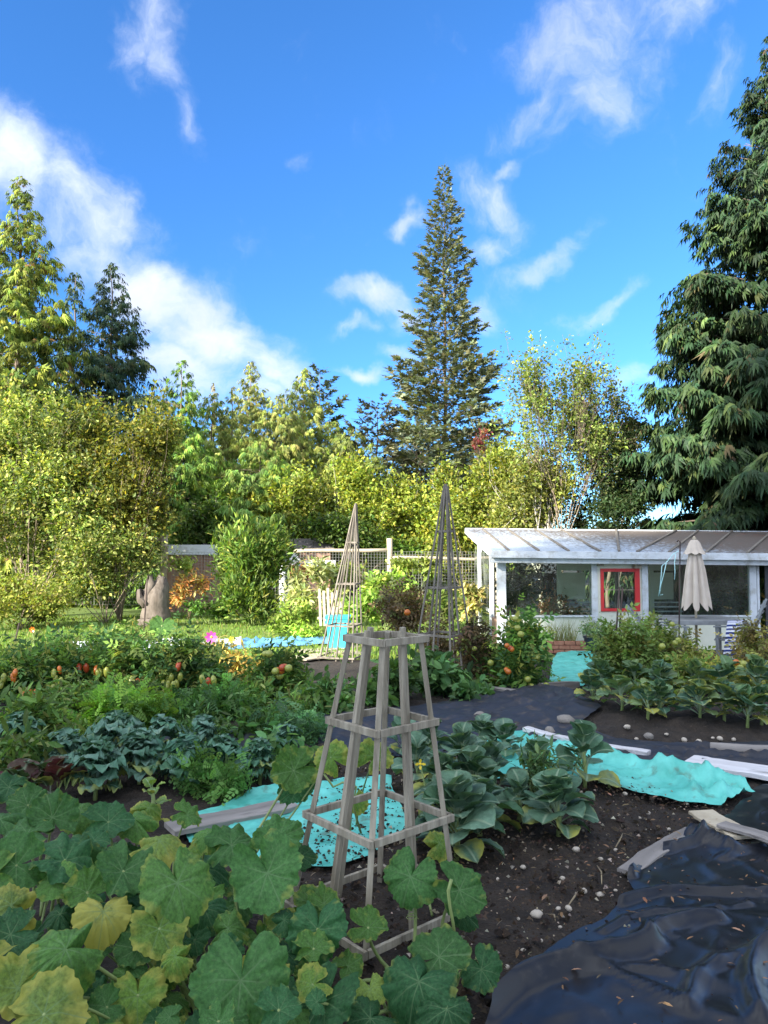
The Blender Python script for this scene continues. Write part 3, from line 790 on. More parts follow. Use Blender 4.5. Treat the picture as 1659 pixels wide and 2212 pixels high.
# trees behind and left of the viewer: their shade lies over the beds and the greenhouse front
sdir = Vector((math.sin(SUN_AZ), math.cos(SUN_AZ), 0)); sperp = Vector((-sdir.y, sdir.x, 0))
if sperp.x > 0: sperp = -sperp
SHADE = [(4.4, 49, 0.3, 1.0), (2.4, 52, 1.3, 1.04), (-1.0, 48, 2.9, 0.98), (-4.4, 51, 4.1, 1.05), (4.0, 56, 5.2, 1.08), (0.8, 57, 0.9, 1.1)]
def shade_pos(pp, dd): q = sdir * dd + sperp * pp; return (q.x, q.y, -0.2)
p0 = shade_pos(*SHADE[0][:2])
shade = conifer('very tall dense conifer far behind the viewer shading the garden', p0[0], p0[1], 43, 5.4, 41, nb=290, dens=0.5, cols=CEDAR_DARK, spray=1.7, power=0.36, group='tall conifers far behind the viewer')
for pp, dd, rz, sc_ in SHADE[1:]:
    copy_tree(shade, shade_pos(pp, dd), 'very tall dense conifer far behind the viewer shading the garden', rz, sc_, 'tall conifers far behind the viewer')

YEL = [(0.31, 0.34, 0.055, 4), (0.22, 0.28, 0.045, 4), (0.11, 0.16, 0.03, 2.5), (0.42, 0.36, 0.07, 0.8)]
OLIVE = [(0.20, 0.25, 0.055, 4), (0.34, 0.36, 0.11, 2.5), (0.07, 0.11, 0.025, 4), (0.44, 0.40, 0.10, 0.5)]
GREEN = [(0.08, 0.15, 0.025, 4), (0.13, 0.19, 0.03, 3), (0.05, 0.10, 0.02, 2)]
def lobes(u, v, Y, wpx, hpx, n, seed, dy=1.2):
    """lobes of a crown about the reference point (u, v), wpx and hpx its half extents"""
    r = random.Random(seed); k = Y / 1597.6; out = []
    for q in range(n):
        uu = u + r.uniform(-0.6, 0.6) * wpx; vv = v + r.uniform(-0.55, 0.6) * hpx
        c = at(uu, vv, Y + r.uniform(-0.5, 0.7) * dy)
        s = r.uniform(0.38, 0.58)
        out.append((c.x, c.y, c.z, wpx * k * s, min(wpx, hpx) * k * s * 0.9, hpx * k * s * 0.95))
    return out
def bl(name, label, u, v, Y, w, h, n, ls, cols, seed, nl=7, cat='tree', **kw):
    c = at(u, v, Y)
    return broadleaf(name, label, cat, (c.x, Y, float(gz(c.x, Y))), lobes(u, v, Y, w, h, nl, seed), n, ls, cols, seed, **kw)
# big leafy shrubs on the left
bl('shrub', 'tall leafy shrub with pale yellow leaves at the left edge', 60, 930, 20.5, 170, 200, 16000, 0.12, OLIVE, 51, 13, 'shrub', twigs=150, tr=0.028, stem='twig', per=24, spread=0.15, shell=0.4)
bl('shrub', 'wide olive shrub below the cedars at the left edge', 80, 1110, 19.5, 195, 190, 18000, 0.115, OLIVE, 52, 14, 'shrub', twigs=170, tr=0.026, stem='twig', per=24, spread=0.15, shell=0.4)
bl('shrub', 'arching yellow leaved shrub leaning over the fence rail', 265, 1040, 19.8, 135, 200, 16000, 0.12, [(0.26, 0.25, 0.05, 4), (0.18, 0.20, 0.04, 4), (0.09, 0.12, 0.025, 3), (0.38, 0.32, 0.05, 0.8)], 53, 12, 'shrub', twigs=170, tr=0.026, stem='twig', per=24, spread=0.15, shell=0.4)
bl('shrub', 'rank low green shrub at the foot of the left fence', 230, 1210, 19.0, 150, 85, 9000, 0.095, OLIVE, 54, 9, 'shrub', twigs=80, tr=0.02, stem='twig')
bl('shrub', 'yellow green weedy shrub in the far left corner of the lawn', 50, 1270, 17.5, 130, 75, 8000, 0.09, [(0.22, 0.24, 0.05, 4), (0.14, 0.18, 0.03, 4), (0.28, 0.24, 0.07, 1)], 55, 6, 'shrub', twigs=60, tr=0.02, stem='stem_dry')
# hedge of yellowing trees behind the fence
HED = [(480, 1140, 24.5, 95, 110, GREEN, 'dark green leafy tree behind the brown shed'), (600, 1110, 24.5, 105, 145, YEL, 'yellowing leafy tree behind the dark roofed coop'),
       (705, 1110, 25, 105, 150, YEL, 'yellow green tree above the left tall trellis'), (810, 1115, 24.5, 105, 140, YEL, 'golden leafy tree between the two tall trellises'),
       (915, 1115, 25, 105, 150, YEL, 'dense yellow hedge tree below the tall fir'), (1015, 1110, 24.5, 100, 150, YEL, 'yellow green tree behind the right tall trellis'),
       (1110, 1085, 24, 105, 150, YEL, 'yellow green hedge tree above the greenhouse corner')]
for k, (u, v, Y, w, h, c, lab) in enumerate(HED):
    bl('hedge_tree', lab, u, v, Y, w, h, 12000, 0.14, c, 61 + k, 10, twigs=70, tr=0.07, stem='bark_pale', group='yellowing trees behind the fence', per=22, spread=0.17)
bl('hedge_tree', 'low bright green hedge tree behind the middle fence post', 800, 1150, 23.5, 150, 55, 7000, 0.12, GREEN, 71, 6, twigs=40, tr=0.05)
bl('hedge_tree', 'low leafy hedge tree beside the greenhouse end', 1000, 1170, 22.5, 90, 90, 6000, 0.12, YEL, 72, 6, twigs=40, tr=0.05)
bl('fruit_tree', 'thin airy tree with bare pale branches left of the dark cedar', 1210, 860, 21, 160, 190, 8500, 0.105, [(0.22, 0.27, 0.06, 4), (0.12, 0.17, 0.045, 3)], 73, 13, twigs=300, tr=0.03, stem='twig', per=14, spread=0.13, shell=0.25)
bl('fruit_tree', 'yellow green leafy tree behind the greenhouse roof', 1170, 1030, 21.5, 110, 140, 13000, 0.115, [(0.26, 0.27, 0.06, 4), (0.17, 0.2, 0.045, 3), (0.10, 0.13, 0.03, 2)], 74, 11, twigs=120, tr=0.07, stem='bark_pale')
bl('holly_tree', 'dark glossy tree between airy tree and dark cedar', 1310, 1020, 21.5, 95, 150, 12000, 0.10, [(0.03, 0.055, 0.02, 5), (0.06, 0.085, 0.03, 3), (0.16, 0.17, 0.06, 0.8)], 75, 8, twigs=80, tr=0.06)
bl('holly_tree', 'low dark bush directly behind the greenhouse roof', 1330, 1110, 20.5, 120, 50, 5000, 0.10, [(0.03, 0.055, 0.02, 5), (0.06, 0.085, 0.03, 2)], 76, 6, twigs=30, tr=0.05)
bl('fruit_tree', 'upper right thin leafy crown against the sky by the dark cedar', 1295, 870, 22.5, 95, 125, 5600, 0.10, [(0.11, 0.13, 0.05, 4), (0.18, 0.18, 0.06, 2)], 77, 9, twigs=180, tr=0.028, stem='twig', per=14, spread=0.13, shell=0.25)
bl('maple_tree', 'small red leaved maple glimpsed beside the tall fir', 1035, 950, 36, 26, 34, 380, 0.16, [(0.24, 0.05, 0.06, 3), (0.22, 0.12, 0.06, 2)], 78, 4, twigs=30, tr=0.05)
bl('bare_tree', 'pale beige leafless tree glimpsed left of the dark cedar', 1345, 950, 40, 40, 60, 1500, 0.16, [(0.34, 0.28, 0.20, 3), (0.26, 0.2, 0.14, 2)], 79, 5, twigs=60, tr=0.08, stem='bark_pale')
# laurel on the lawn
LAU = [(0.10, 0.17, 0.03, 4), (0.16, 0.22, 0.04, 3), (0.05, 0.10, 0.02, 3), (0.28, 0.30, 0.06, 1)]
bl('laurel_bush', 'rounded glossy laurel bush standing on the lawn', 545, 1230, 18.3, 110, 125, 11000, 0.16, LAU, 81, 12, 'bush', twigs=60, tr=0.035, stem='stem_green', tpl=LONG, droop=-0.45, per=14, spread=0.14, shell=0.5)
# ------------------------------------------------------------------ fences and sheds
def ez(x, y): return float(gz(x, y))
def wire_panel(mb, x0, x1, Y, z0, z1, step=0.085):
    for x in np.arange(x0, x1, step):
        mb.add(*tube([(x, Y, z0), (x, Y, z1)], 0.0042, 3, False))
    for z in np.arange(z0, z1 + 0.01, step):
        xs = np.linspace(x0, x1, 9)
        mb.add(*tube([(x, Y + 0.008, z + 0.008 * math.sin(x * 9)) for x in xs], 0.0042, 3, False))
def post(parent, u, Y, vtop, w=0.14, mt='wood_pale'):
    p = at(u, vtop, Y); z0 = ez(p.x, Y)
    pts = [(p.x + 0.01 * math.sin(k * 2.1), Y, z0 - 0.1 + (p.z - z0 + 0.1) * k / 5) for k in range(6)]
    MB().add(*tube(pts, w / 2, 9)).build('post', M[mt], parent, True)
def rail(parent, u0, v0, u1, v1, Y, w=0.09, mt='wood_pale'):
    a, b = at(u0, v0, Y), at(u1, v1, Y)
    s = np.linspace(0, 1, 6)
    pts = [a.lerp(b, float(k)) + Vector((0, 0, 0.012 * math.sin(6 * k))) for k in s]
    MB().add(*tube(pts, w / 2, 8)).build('rail', M[mt], parent, True)
FY = 21.0
f = thing('wire_fence', 'tall wire mesh fence with wooden top rail by the left shrubs', 'fence', (px(300, FY), FY, ez(px(300, FY), FY)))
post(f, 355, FY, 1155, 0.20); post(f, 85, FY, 1180, 0.18)
rail(f, 85, 1172, 348, 1164, FY, 0.13)
wb = at(352, 1225, FY - 0.06); wt = at(362, 1180, FY - 0.06)
MB().add(*bar(wt + Vector((0, -.08, 0)), wb + Vector((0, -.08, 0)), 0.10, 0.04, (0, 1, 0))).build('brace', M['wood_pale'], f)
mb = MB(); wire_panel(mb, px(90, FY), px(348, FY), FY, ez(-7, FY) + 0.35, at(300, 1178, FY).z); mb.build('wire_mesh', M['wire'], f, kind='stuff')
f = thing('wire_fence', 'low wire mesh fence between round post and laurel bush', 'fence', (px(430, FY + .3), FY + .3, ez(px(430, FY), FY)))
post(f, 520, FY + .3, 1195, 0.12)
mb = MB(); wire_panel(mb, px(366, FY), px(600, FY), FY + .3, ez(-5, FY) + 0.3, at(430, 1193, FY).z); mb.build('wire_mesh', M['wire'], f, kind='stuff')
f = thing('wire_fence', 'wire mesh fence with pale posts and rails behind the tall trellises', 'fence', (px(780, FY + .4), FY + .4, ez(0, FY)))
Y = FY + .4
post(f, 612, Y, 1180, 0.22, 'white_paint'); post(f, 842, Y, 1163, 0.17); post(f, 1075, Y, 1185, 0.15)
rail(f, 620, 1191, 838, 1188, Y, 0.11); rail(f, 845, 1204, 1070, 1208, Y, 0.09)
mb = MB(); wire_panel(mb, px(618, Y), px(1072, Y), Y - .05, ez(0, Y) + 0.4, at(780, 1192, Y).z); mb.build('wire_mesh', M['wire'], f, kind='stuff')
# brown shed with white fascia behind the fence
def slab(name, parent, mt, x0, x1, y0, y1, z0, z1):
    return MB().add(*box(((x0 + x1) / 2, (y0 + y1) / 2, (z0 + z1) / 2), ((x1 - x0) / 2, (y1 - y0) / 2, (z1 - z0) / 2))).build(name, M[mt], parent)
Y = 22.6
s = thing('garden_shed', 'low brown shed with white fascia behind the wire fence', 'shed', (px(430, Y), Y, ez(-5, Y)))
zt, zb = at(430, 1177, Y).z, at(430, 1198, Y).z
for k in range(9):
    x0 = px(362, Y) + k * 0.275
    slab('wall_board', s, 'brown_wall', x0 + 0.006, x0 + 0.269, Y - (0.012 if k % 2 else 0), Y + 0.05, ez(-5, Y) - 0.05, zb)
slab('wall', s, 'brown_wall', px(362, Y), px(362, Y) + 2.47, Y + 0.06, Y + 1.8, ez(-5, Y) - 0.1, zb)
slab('fascia', s, 'white_paint', px(362, Y) - 0.1, px(362, Y) + 2.6, Y - 0.12, Y - 0.03, zb, zt)
slab('roof', s, 'white_paint', px(362, Y) - 0.1, px(362, Y) + 2.6, Y - 0.03, Y + 1.9, zt - 0.05, zt + 0.004)
# small coop with a dark shingle roof
Y = 23.0
c = thing('chicken_coop', 'small coop with dark shingle roof and white end panel', 'coop', (px(665, Y), Y, ez(-2.3, Y)))
xl, xr = px(622, Y), px(718, Y)
ze, zr = at(660, 1188, Y).z, at(660, 1166, Y).z
slab('wall', c, 'brown_wall', xl + .06, xr - .06, Y, Y + 1.0, ez(-2, Y) - 0.1, ze)
rng = np.random.RandomState(4)
for r in range(4):
    mbr = MB()
    y0, z0 = Y - 0.15 + r * 0.18, ze + (zr - ze) * r / 4
    for q in range(9):
        w = (xr - xl + 0.1) / 9
        mbr.add(*box((xl - .05 + (q + .5) * w, y0 + 0.11, z0 + 0.05 + .012 * rng.rand()), (w * .48, 0.12, 0.012), [(1, 0, 0), (0, .86, .5), (0, -.5, .86)]))
    mbr.build('shingle_course', M['shingle'], c)
slab('end_board', c, 'white_paint', xl - .03, xl + .02, Y - 0.1, Y + 0.9, ez(-2, Y), ze + 0.05)
MB().add(*bar(at(628, 1196, Y - .2), at(640, 1215, Y - .2), 0.28, 0.03, (0, 1, 0))).build('tilted_panel', M['white_paint'], c)
slab('door_panel', c, 'white_paint', xl + 0.3, xr + .1, Y - .06, Y - .02, at(660, 1222, Y).z, at(660, 1210, Y).z)

# ------------------------------------------------------------------ greenhouse
GY = 14.0
GZ = ez(3, GY)
GX = lambda u: (u - 960) / 1849.0        # source-photo column to slope
gh = thing('greenhouse', 'white framed greenhouse with weathered lean-to roof and red window', 'greenhouse', (5.0, GY, GZ))
def gxs(u, Y=GY): return GX(u) * Y
def gzs(v, Y=GY): return EYE - (v - 1380.5) / 1849.0 * Y
RF, RB = 13.68, 18.0
zf0, zr0 = gzs(1377, RF), gzs(1322, RB)
def roof_pt(u, front, dz=0.0):
    Y = RF if front else RB
    x = GX(u) * Y
    return Vector((x, Y, (zf0 if front else zr0) - 0.010 * (x - 2) + dz))
bt = [(1163, 1226), (1206, 1271), (1267, 1346), (1337, 1421), (1403, 1500), (1540, 1547), (1690, 1592), (1745, 1672), (1830, 1764), (1930, 1867), (2020, 1970), (2120, 2080)]
# moss and needles lie on the right half of the roof
m, nt, N, L = nodes_of('roof_dirty')
def dirty_roof():
    out = N.new('ShaderNodeOutputMaterial'); p = N.new('ShaderNodeBsdfPrincipled'); L.new(p.outputs[0], out.inputs[0])
    p.inputs['Roughness'].default_value = 0.5
    tc = N.new('ShaderNodeTexCoord'); mp = N.new('ShaderNodeMapping'); L.new(tc.outputs['Object'], mp.inputs[0])
    mp.inputs['Scale'].default_value = (1, 0.5, 1)
    def nz(s, d, r=.6):
        n = N.new('ShaderNodeTexNoise'); n.inputs['Scale'].default_value = s; n.inputs['Detail'].default_value = d; n.inputs['Roughness'].default_value = r
        L.new(mp.outputs[0], n.inputs['Vector']); return n.outputs[0]
    def mix(f, a, b):
        q = N.new('ShaderNodeMix'); q.data_type = 'RGBA'; L.new(f, q.inputs[0])
        for i, c in ((6, a), (7, b)):
            if isinstance(c, tuple): q.inputs[i].default_value = (*c, 1)
            else: L.new(c, q.inputs[i])
        return q.outputs[2]
    def rng_(v, a, b):
        r = N.new('ShaderNodeMapRange'); r.inputs['From Min'].default_value = a; r.inputs['From Max'].default_value = b; L.new(v, r.inputs['Value']); return r.outputs[0]
    base = mix(rng_(nz(3, 6), .3, .7), (0.33, 0.39, 0.46), (0.50, 0.55, 0.61))
    spx = N.new('ShaderNodeSeparateXYZ'); L.new(tc.outputs['Object'], spx.inputs[0])
    gr = rng_(spx.outputs[0], -1.6, 5.0)        # metres along the building
    bk = rng_(spx.outputs[1], -0.6, 4.2)
    a = N.new('ShaderNodeMath'); a.operation = 'MULTIPLY_ADD'; L.new(gr, a.inputs[0]); a.inputs[1].default_value = 0.42; L.new(nz(17, 8, .75), a.inputs[2])
    a2 = N.new('ShaderNodeMath'); a2.operation = 'MULTIPLY_ADD'; L.new(bk, a2.inputs[0]); a2.inputs[1].default_value = 0.22; L.new(a.outputs[0], a2.inputs[2])
    c = mix(rng_(a2.outputs[0], .58, .74), base, (0.13, 0.105, 0.09))
    b = N.new('ShaderNodeMath'); b.operation = 'MULTIPLY_ADD'; L.new(gr, b.inputs[0]); b.inputs[1].default_value = 0.42; L.new(nz(5, 6, .6), b.inputs[2])
    c = mix(rng_(b.outputs[0], .86, 1.0), c, (0.22, 0.10, 0.07))
    L.new(c, p.inputs['Base Color'])
    bm = N.new('ShaderNodeBump'); bm.inputs['Strength'].default_value = .4; bm.inputs['Distance'].default_value = .02; L.new(nz(22, 6), bm.inputs['Height']); L.new(bm.outputs[0], p.inputs['Normal'])
dirty_roof(); M['roof_dirty'] = m
gc = Vector((5.0, GY, GZ))
for k in range(len(bt) - 1):
    q = [roof_pt(bt[k][1], True), roof_pt(bt[k + 1][1], True), roof_pt(bt[k + 1][0], False), roof_pt(bt[k][0], False)]
    n = 9; V = []; F = []
    for i in range(n):
        for j in range(4):
            a = q[0].lerp(q[1], j / 3); b = q[3].lerp(q[2], j / 3); p = a.lerp(b, i / (n - 1)); V.append((p.x, p.y, p.z + 0.008 * math.sin(i * 1.7 + k)))
    for i in range(n - 1):
        for j in range(3):
            F.append((i * 4 + j, i * 4 + j + 1, i * 4 + j + 5, i * 4 + j + 4))
    V2 = [(x, y, z - 0.02) for x, y, z in V]
    m2 = MB(); m2.add(V, np.array(F)); m2.add(V2, np.array(F)[:, ::-1])
    m2.build('roof_panel', M['roof_dirty'], gh, True)
rs = random.Random(3)
for k in range(1, len(bt)):
    a, b = roof_pt(bt[k][1], True, 0.02), roof_pt(bt[k][0], False, 0.02)
    pts = [a.lerp(b, s / 5) + Vector((rs.uniform(-.025, .025) if 0 < s < 5 and k == 4 else 0, 0, 0)) for s in range(6)]
    mb2 = MB()
    for s in range(5): mb2.add(*bar(pts[s], pts[s + 1] + (pts[s + 1] - pts[s]) * 0.02, 0.048, 0.025))
    mb2.build('batten', M['wood_dark'], gh)
MB().add(*bar(roof_pt(1163, False, -0.03), roof_pt(2120, False, -0.03), 0.05, 0.10)).build('ridge_board', M['white_paint'], gh)
a, b = roof_pt(1226, True), roof_pt(2080, True)
MB().add(*bar(a + Vector((0, -.03, -.06)), b + Vector((0, -.03, -.06)), 0.04, 0.13)).build('fascia', M['white_paint'], gh)
MB().add(*bar(a + Vector((0, .11, -.17)), b + Vector((0, .11, -.17)), 0.10, 0.10)).build('eave_beam', M['white_paint'], gh)
MB().add(*bar(roof_pt(1227, True, -0.05), roof_pt(1164, False, -0.05), 0.04, 0.12)).build('barge_board', M['white_paint'], gh)
def gpost(u0, u1, Y, v0, v1=None, mt='white_paint', d=0.10, name='corner_post'):
    z1 = gzs(v0, Y); z0 = GZ - 0.05 if v1 is None else gzs(v1, Y)
    return slab(name, gh, mt, gxs(u0, Y), gxs(u1, Y), Y, Y + d, z0, z1)
ztop = 1398
gpost(1242, 1264, GY, ztop)
gpost(1478, 1492, GY, ztop, name='frame_post'); gpost(1603, 1618, GY, ztop, name='frame_post'); gpost(1872, 1888, GY, ztop, name='frame_post')
# left end: rear post, door post, glass, low brick course
gp = lambda u, Y: GX(u) * Y
xe = gxs(1242) + 0.0
slab('rear_post', gh, 'white_paint', gp(1193, 17.6), gp(1193, 17.6) + 0.10, 17.45, 17.6, GZ - .05, gzs(1352, 17.5))
slab('end_post', gh, 'white_paint', xe - .02, xe + .05, 16.55, 16.75, GZ - .05, gzs(1358, 16.6))
slab('door_post', gh, 'white_paint', xe - .03, xe + .05, 14.75, 14.85, GZ - .05, gzs(1390, 14.8))
slab('pane', gh, 'glass_dirty', xe + .01, xe + .02, 14.85, 16.55, GZ + .05, gzs(1380, 15.6))
slab('pane', gh, 'glass_dirty', xe + .01, xe + .02, 16.75, 17.45, GZ + .05, gzs(1365, 17))
slab('end_rail', gh, 'white_paint', xe - .01, xe + .04, 14.86, 17.44, GZ + .62, GZ + .68)
slab('end_sill', gh, 'brown_wall', xe + .0, xe + .06, 14.1, 14.74, GZ - .05, GZ + .55)
# front wall: knee wall, panes, cream panel, red sash window
zk = gzs(1541)
slab('knee_wall', gh, 'cream_paint', gxs(1264) + .002, gxs(1478) - .002, GY + .03, GY + .10, GZ - .1, zk)
slab('knee_wall', gh, 'cream_paint', gxs(1618) + .002, gxs(1872) - .002, GY + .03, GY + .10, GZ - .1, zk)
slab('sill', gh, 'white_paint', gxs(1264) + .002, gxs(1478) - .002, GY - .02, GY + .12, zk + .001, zk + .03)
slab('sill', gh, 'white_paint', gxs(1618) + .002, gxs(1872) - .002, GY - .02, GY + .12, zk + .001, zk + .03)
slab('pane', gh, 'glass', gxs(1264) + .003, gxs(1478) - .003, GY + .05, GY + .056, zk + .032, gzs(1404))
slab('pane', gh, 'glass', gxs(1618) + .003, gxs(1745), GY + .05, GY + .056, zk + .032, gzs(1406))
slab('pane', gh, 'glass', gxs(1745) + .012, gxs(1872) - .003, GY + .05, GY + .056, zk + .032, gzs(1406))
xa, xb, z1, z0 = gxs(1500), gxs(1597), gzs(1421), gzs(1527)
slab('wall_panel', gh, 'cream_paint', gxs(1492) + .002, xa - .002, GY + .02, GY + .09, GZ - .1, gzs(1400))
slab('wall_panel', gh, 'cream_paint', xb + .002, gxs(1603) - .002, GY + .02, GY + .09, GZ - .1, gzs(1400))
slab('wall_panel', gh, 'cream_paint', xa, xb, GY + .02, GY + .09, GZ - .1, z0 - .002)
slab('wall_panel', gh, 'cream_paint', xa, xb, GY + .02, GY + .09, z1 + .002, gzs(1400))
w = MB().add(*box(((xa + xb) / 2, GY + .03, z1 - .03), ((xb - xa) / 2, .04, .03))).build('window', M['red_paint'], gh)
def sub(name, mt, x0, x1, za, zb_, y0=GY - .01, y1=GY + .07):
    MB().add(*box(((x0 + x1) / 2, (y0 + y1) / 2, (za + zb_) / 2), ((x1 - x0) / 2, (y1 - y0) / 2, (zb_ - za) / 2))).build(name, M[mt], w)
sub('frame', 'red_paint', xa, xa + .055, z0, z1 - .061); sub('frame', 'red_paint', xb - .09, xb, z0, z1 - .061); sub('frame', 'red_paint', xa + .056, xb - .091, z0, z0 + .055)
xm = (xa + xb) / 2 - .02
sub('muntin', 'wood_grey', xm - .006, xm + .006, z0 + .056, z1 - .062, GY + .01, GY + .05)
sub('muntin', 'wood_grey', xa + .056, xm - .011, (z0 + z1) / 2 - .006, (z0 + z1) / 2 + .008, GY + .01, GY + .05)
sub('muntin', 'wood_grey', xm + .011, xb - .091, (z0 + z1) / 2 - .006, (z0 + z1) / 2 + .008, GY + .01, GY + .05)
for xq in ((xa + .056, xm - .011), (xm + .011, xb - .091)):
    for zq in ((z0 + .056, (z0 + z1) / 2 - .011), ((z0 + z1) / 2 + .013, z1 - .062)):
        sub('pane', 'glass', xq[0], xq[1], zq[0], zq[1], GY + .025, GY + .03)
# dark shed side closing the right end
for k in range(7):
    x0 = gxs(1890) + k * 0.16
    slab('side_board', gh, 'white_paint' if k < 1 else 'dark_panel', x0 + .004, x0 + (.05 if k < 1 else .15), GY + .02 + (k % 2) * .012, GY + .07, GZ - .1, gzs(1404))
# inside: back wall with windows, shelving with slats
slab('floor_slab', gh, 'plank_grey', 2.1, 9.2, GY + .2, 17.6, GZ - .02, GZ + .012)
for (ua, ub) in ((1392, 1476), (1622, 1700)):
    Y = 16.2
    xa2, xb2 = gxs(ua, Y), gxs(ub, Y)
    cb = gh
    slab('shelf_post', cb, 'cream_paint', xa2, xa2 + .09, Y, Y + .06, GZ, gzs(1400, Y)); slab('shelf_post', cb, 'cream_paint', xb2 - .03, xb2, Y, Y + .06, GZ, gzs(1400, Y))
    slab('shelf_top', cb, 'cream_paint', xa2 + .091, xb2 - .031, Y, Y + .06, gzs(1426, Y), gzs(1398, Y))
    slab('back_panel', cb, 'cream_paint', xa2 + .091, xb2 - .031, Y + .35, Y + .40, gzs(1500, Y), gzs(1432, Y))
    for k in range(4):
        z = gzs(1503 + k * 11, Y)
        slab('slat', cb, 'white_paint', xa2 + .05, xb2 + .02, Y - .03, Y - .002, z - .028, z)
slab('back_beam', gh, 'wood_dark', 2.0, 9.2, 17.62, 17.70, zr0 - .22, zr0 - .10)
for u in (1395, 1540, 1700, 1850): slab('back_post', gh, 'wood_dark', gxs(u, 17.65) - .04, gxs(u, 17.65) + .04, 17.61, 17.69, GZ, zr0 - .221)
# two little boxes under the eave
bx = thing('birdhouse', 'small square birdhouse under the eave right of the red window', 'birdhouse', (gxs(1588), GY - .1, gzs(1414)))
MB().add(*box((gxs(1588), GY - .07, gzs(1410)), (.062, .07, .075))).build('box', M['wood_grey'], bx)
MB().add(*bar((gxs(1588) - .08, GY - .08, gzs(1400)), (gxs(1588) + .08, GY - .08, gzs(1400)), .2, .02)).build('roof', M['wood_dark'], bx)
for s in (-1, 1): MB().add(*box((gxs(1588) + s * .022, GY - .143, gzs(1408)), (.011, .004, .028))).build('entrance_hole', M['dark_panel'], bx)
bx = thing('birdhouse', 'small pitched birdhouse under the eave left of the red window', 'birdhouse', (gxs(1497), GY - .1, gzs(1412)))
MB().add(*box((gxs(1497), GY - .06, gzs(1409)), (.05, .06, .045))).build('box', M['wood_grey'], bx)
for s in (-1, 1): MB().add(*bar((gxs(1497), GY - .07, gzs(1398)), (gxs(1497) + s * .08, GY - .07, gzs(1404)), .16, .014, (0, 0, 1))).build('roof_board', M['wood_dark'], bx)
MB().add(*box((gxs(1497), GY - .123, gzs(1408)), (.014, .004, .014))).build('entrance_hole', M['dark_panel'], bx)

# ------------------------------------------------------------------ patio things
def closed_parasol():
    Y = 12.6; c = at(1505, 1400, Y); x = c.x; k = Y / 1597.6
    zt = at(1505, 1165, Y).z; z = lambda v: at(1505, v, Y).z
    r = thing('parasol', 'closed beige parasol standing over the garden table', 'parasol', (x, Y, ez(x, Y)))
    MB().add(*tube([(x, Y, ez(x, Y)), (x, Y, z(1160))], 0.022, 8)).build('pole', M['wood_pale'], r, True)
    MB().add(*tube([(x, Y, ez(x, Y)), (x, Y, ez(x, Y) + .05), (x, Y, ez(x, Y) + .07)], [.22, .22, .05], 14)).build('base', M['dark_panel'], r, True)
    def folds(name, prof, nf, dip, seed):
        rg = random.Random(seed); nth = 72; V = []; F = []
        ph = [rg.uniform(-.4, .4) for _ in range(nf)]
        for i, (v, rad, amp) in enumerate(prof):
            for j in range(nth):
                th = 2 * math.pi * j / nth
                q = abs(math.sin(th * nf / 2 + .3 * math.sin(th)))
                rr = rad * (1 - amp * (1 - q) ** 1.4) * (1 + .06 * math.sin(3 * th + seed + i * .2))
                zz = z(v) - (dip * q * (i / (len(prof) - 1)) ** 3)
                V.append((x + rr * math.cos(th), Y + rr * math.sin(th), zz))
        for i in range(len(prof) - 1):
            for j in range(nth):
                a = i * nth + j; b = i * nth + (j + 1) % nth; F.append((a, b, b + nth, a + nth))
        MB().add(V, np.array(F)).build(name, M['canvas'], r, True)
    folds('canopy', [(1180, .05, .1), (1195, .10, .3), (1230, .16, .45), (1265, .20, .5), (1290, .235, .5), (1298, .245, .5)], 8, .16, 2)
    folds('top_valance', [(1166, .05, .05), (1172, .09, .1), (1185, .13, .15), (1194, .185, .22)], 8, .03, 4)
    MB().add(*tube([(x, Y, z(1168)), (x, Y, z(1163)), (x, Y, z(1158))], [.03, .035, .01], 8)).build('finial', M['wood_pale'], r, True)
closed_parasol()
def garden_table():
    Y = 12.6; x = at(1505, 1400, Y).x; zt = at(1505, 1336, Y).z; g = ez(x, Y)
    r = thing('garden_table', 'grey slatted garden table under the closed parasol', 'table', (x, Y, g))
    for k in range(9):
        yy = Y - .42 + k * .105
        if abs(yy - Y) < .03: continue
        MB().add(*bar((x - .6, yy, zt), (x + .62, yy, zt), .085, .022)).build('slat', M['metal'], r)
    for sy in (-.46, .46): MB().add(*bar((x - .62, Y + sy, zt - .03), (x + .64, Y + sy, zt - .03), .03, .07)).build('apron', M['metal'], r)
    for sx in (-.52, .54):
        for sy in (-.4, .4): MB().add(*bar((x + sx, Y + sy, g), (x + sx, Y + sy, zt - .066), .06, .06, (0, 1, 0))).build('leg', M['metal'], r)
garden_table()
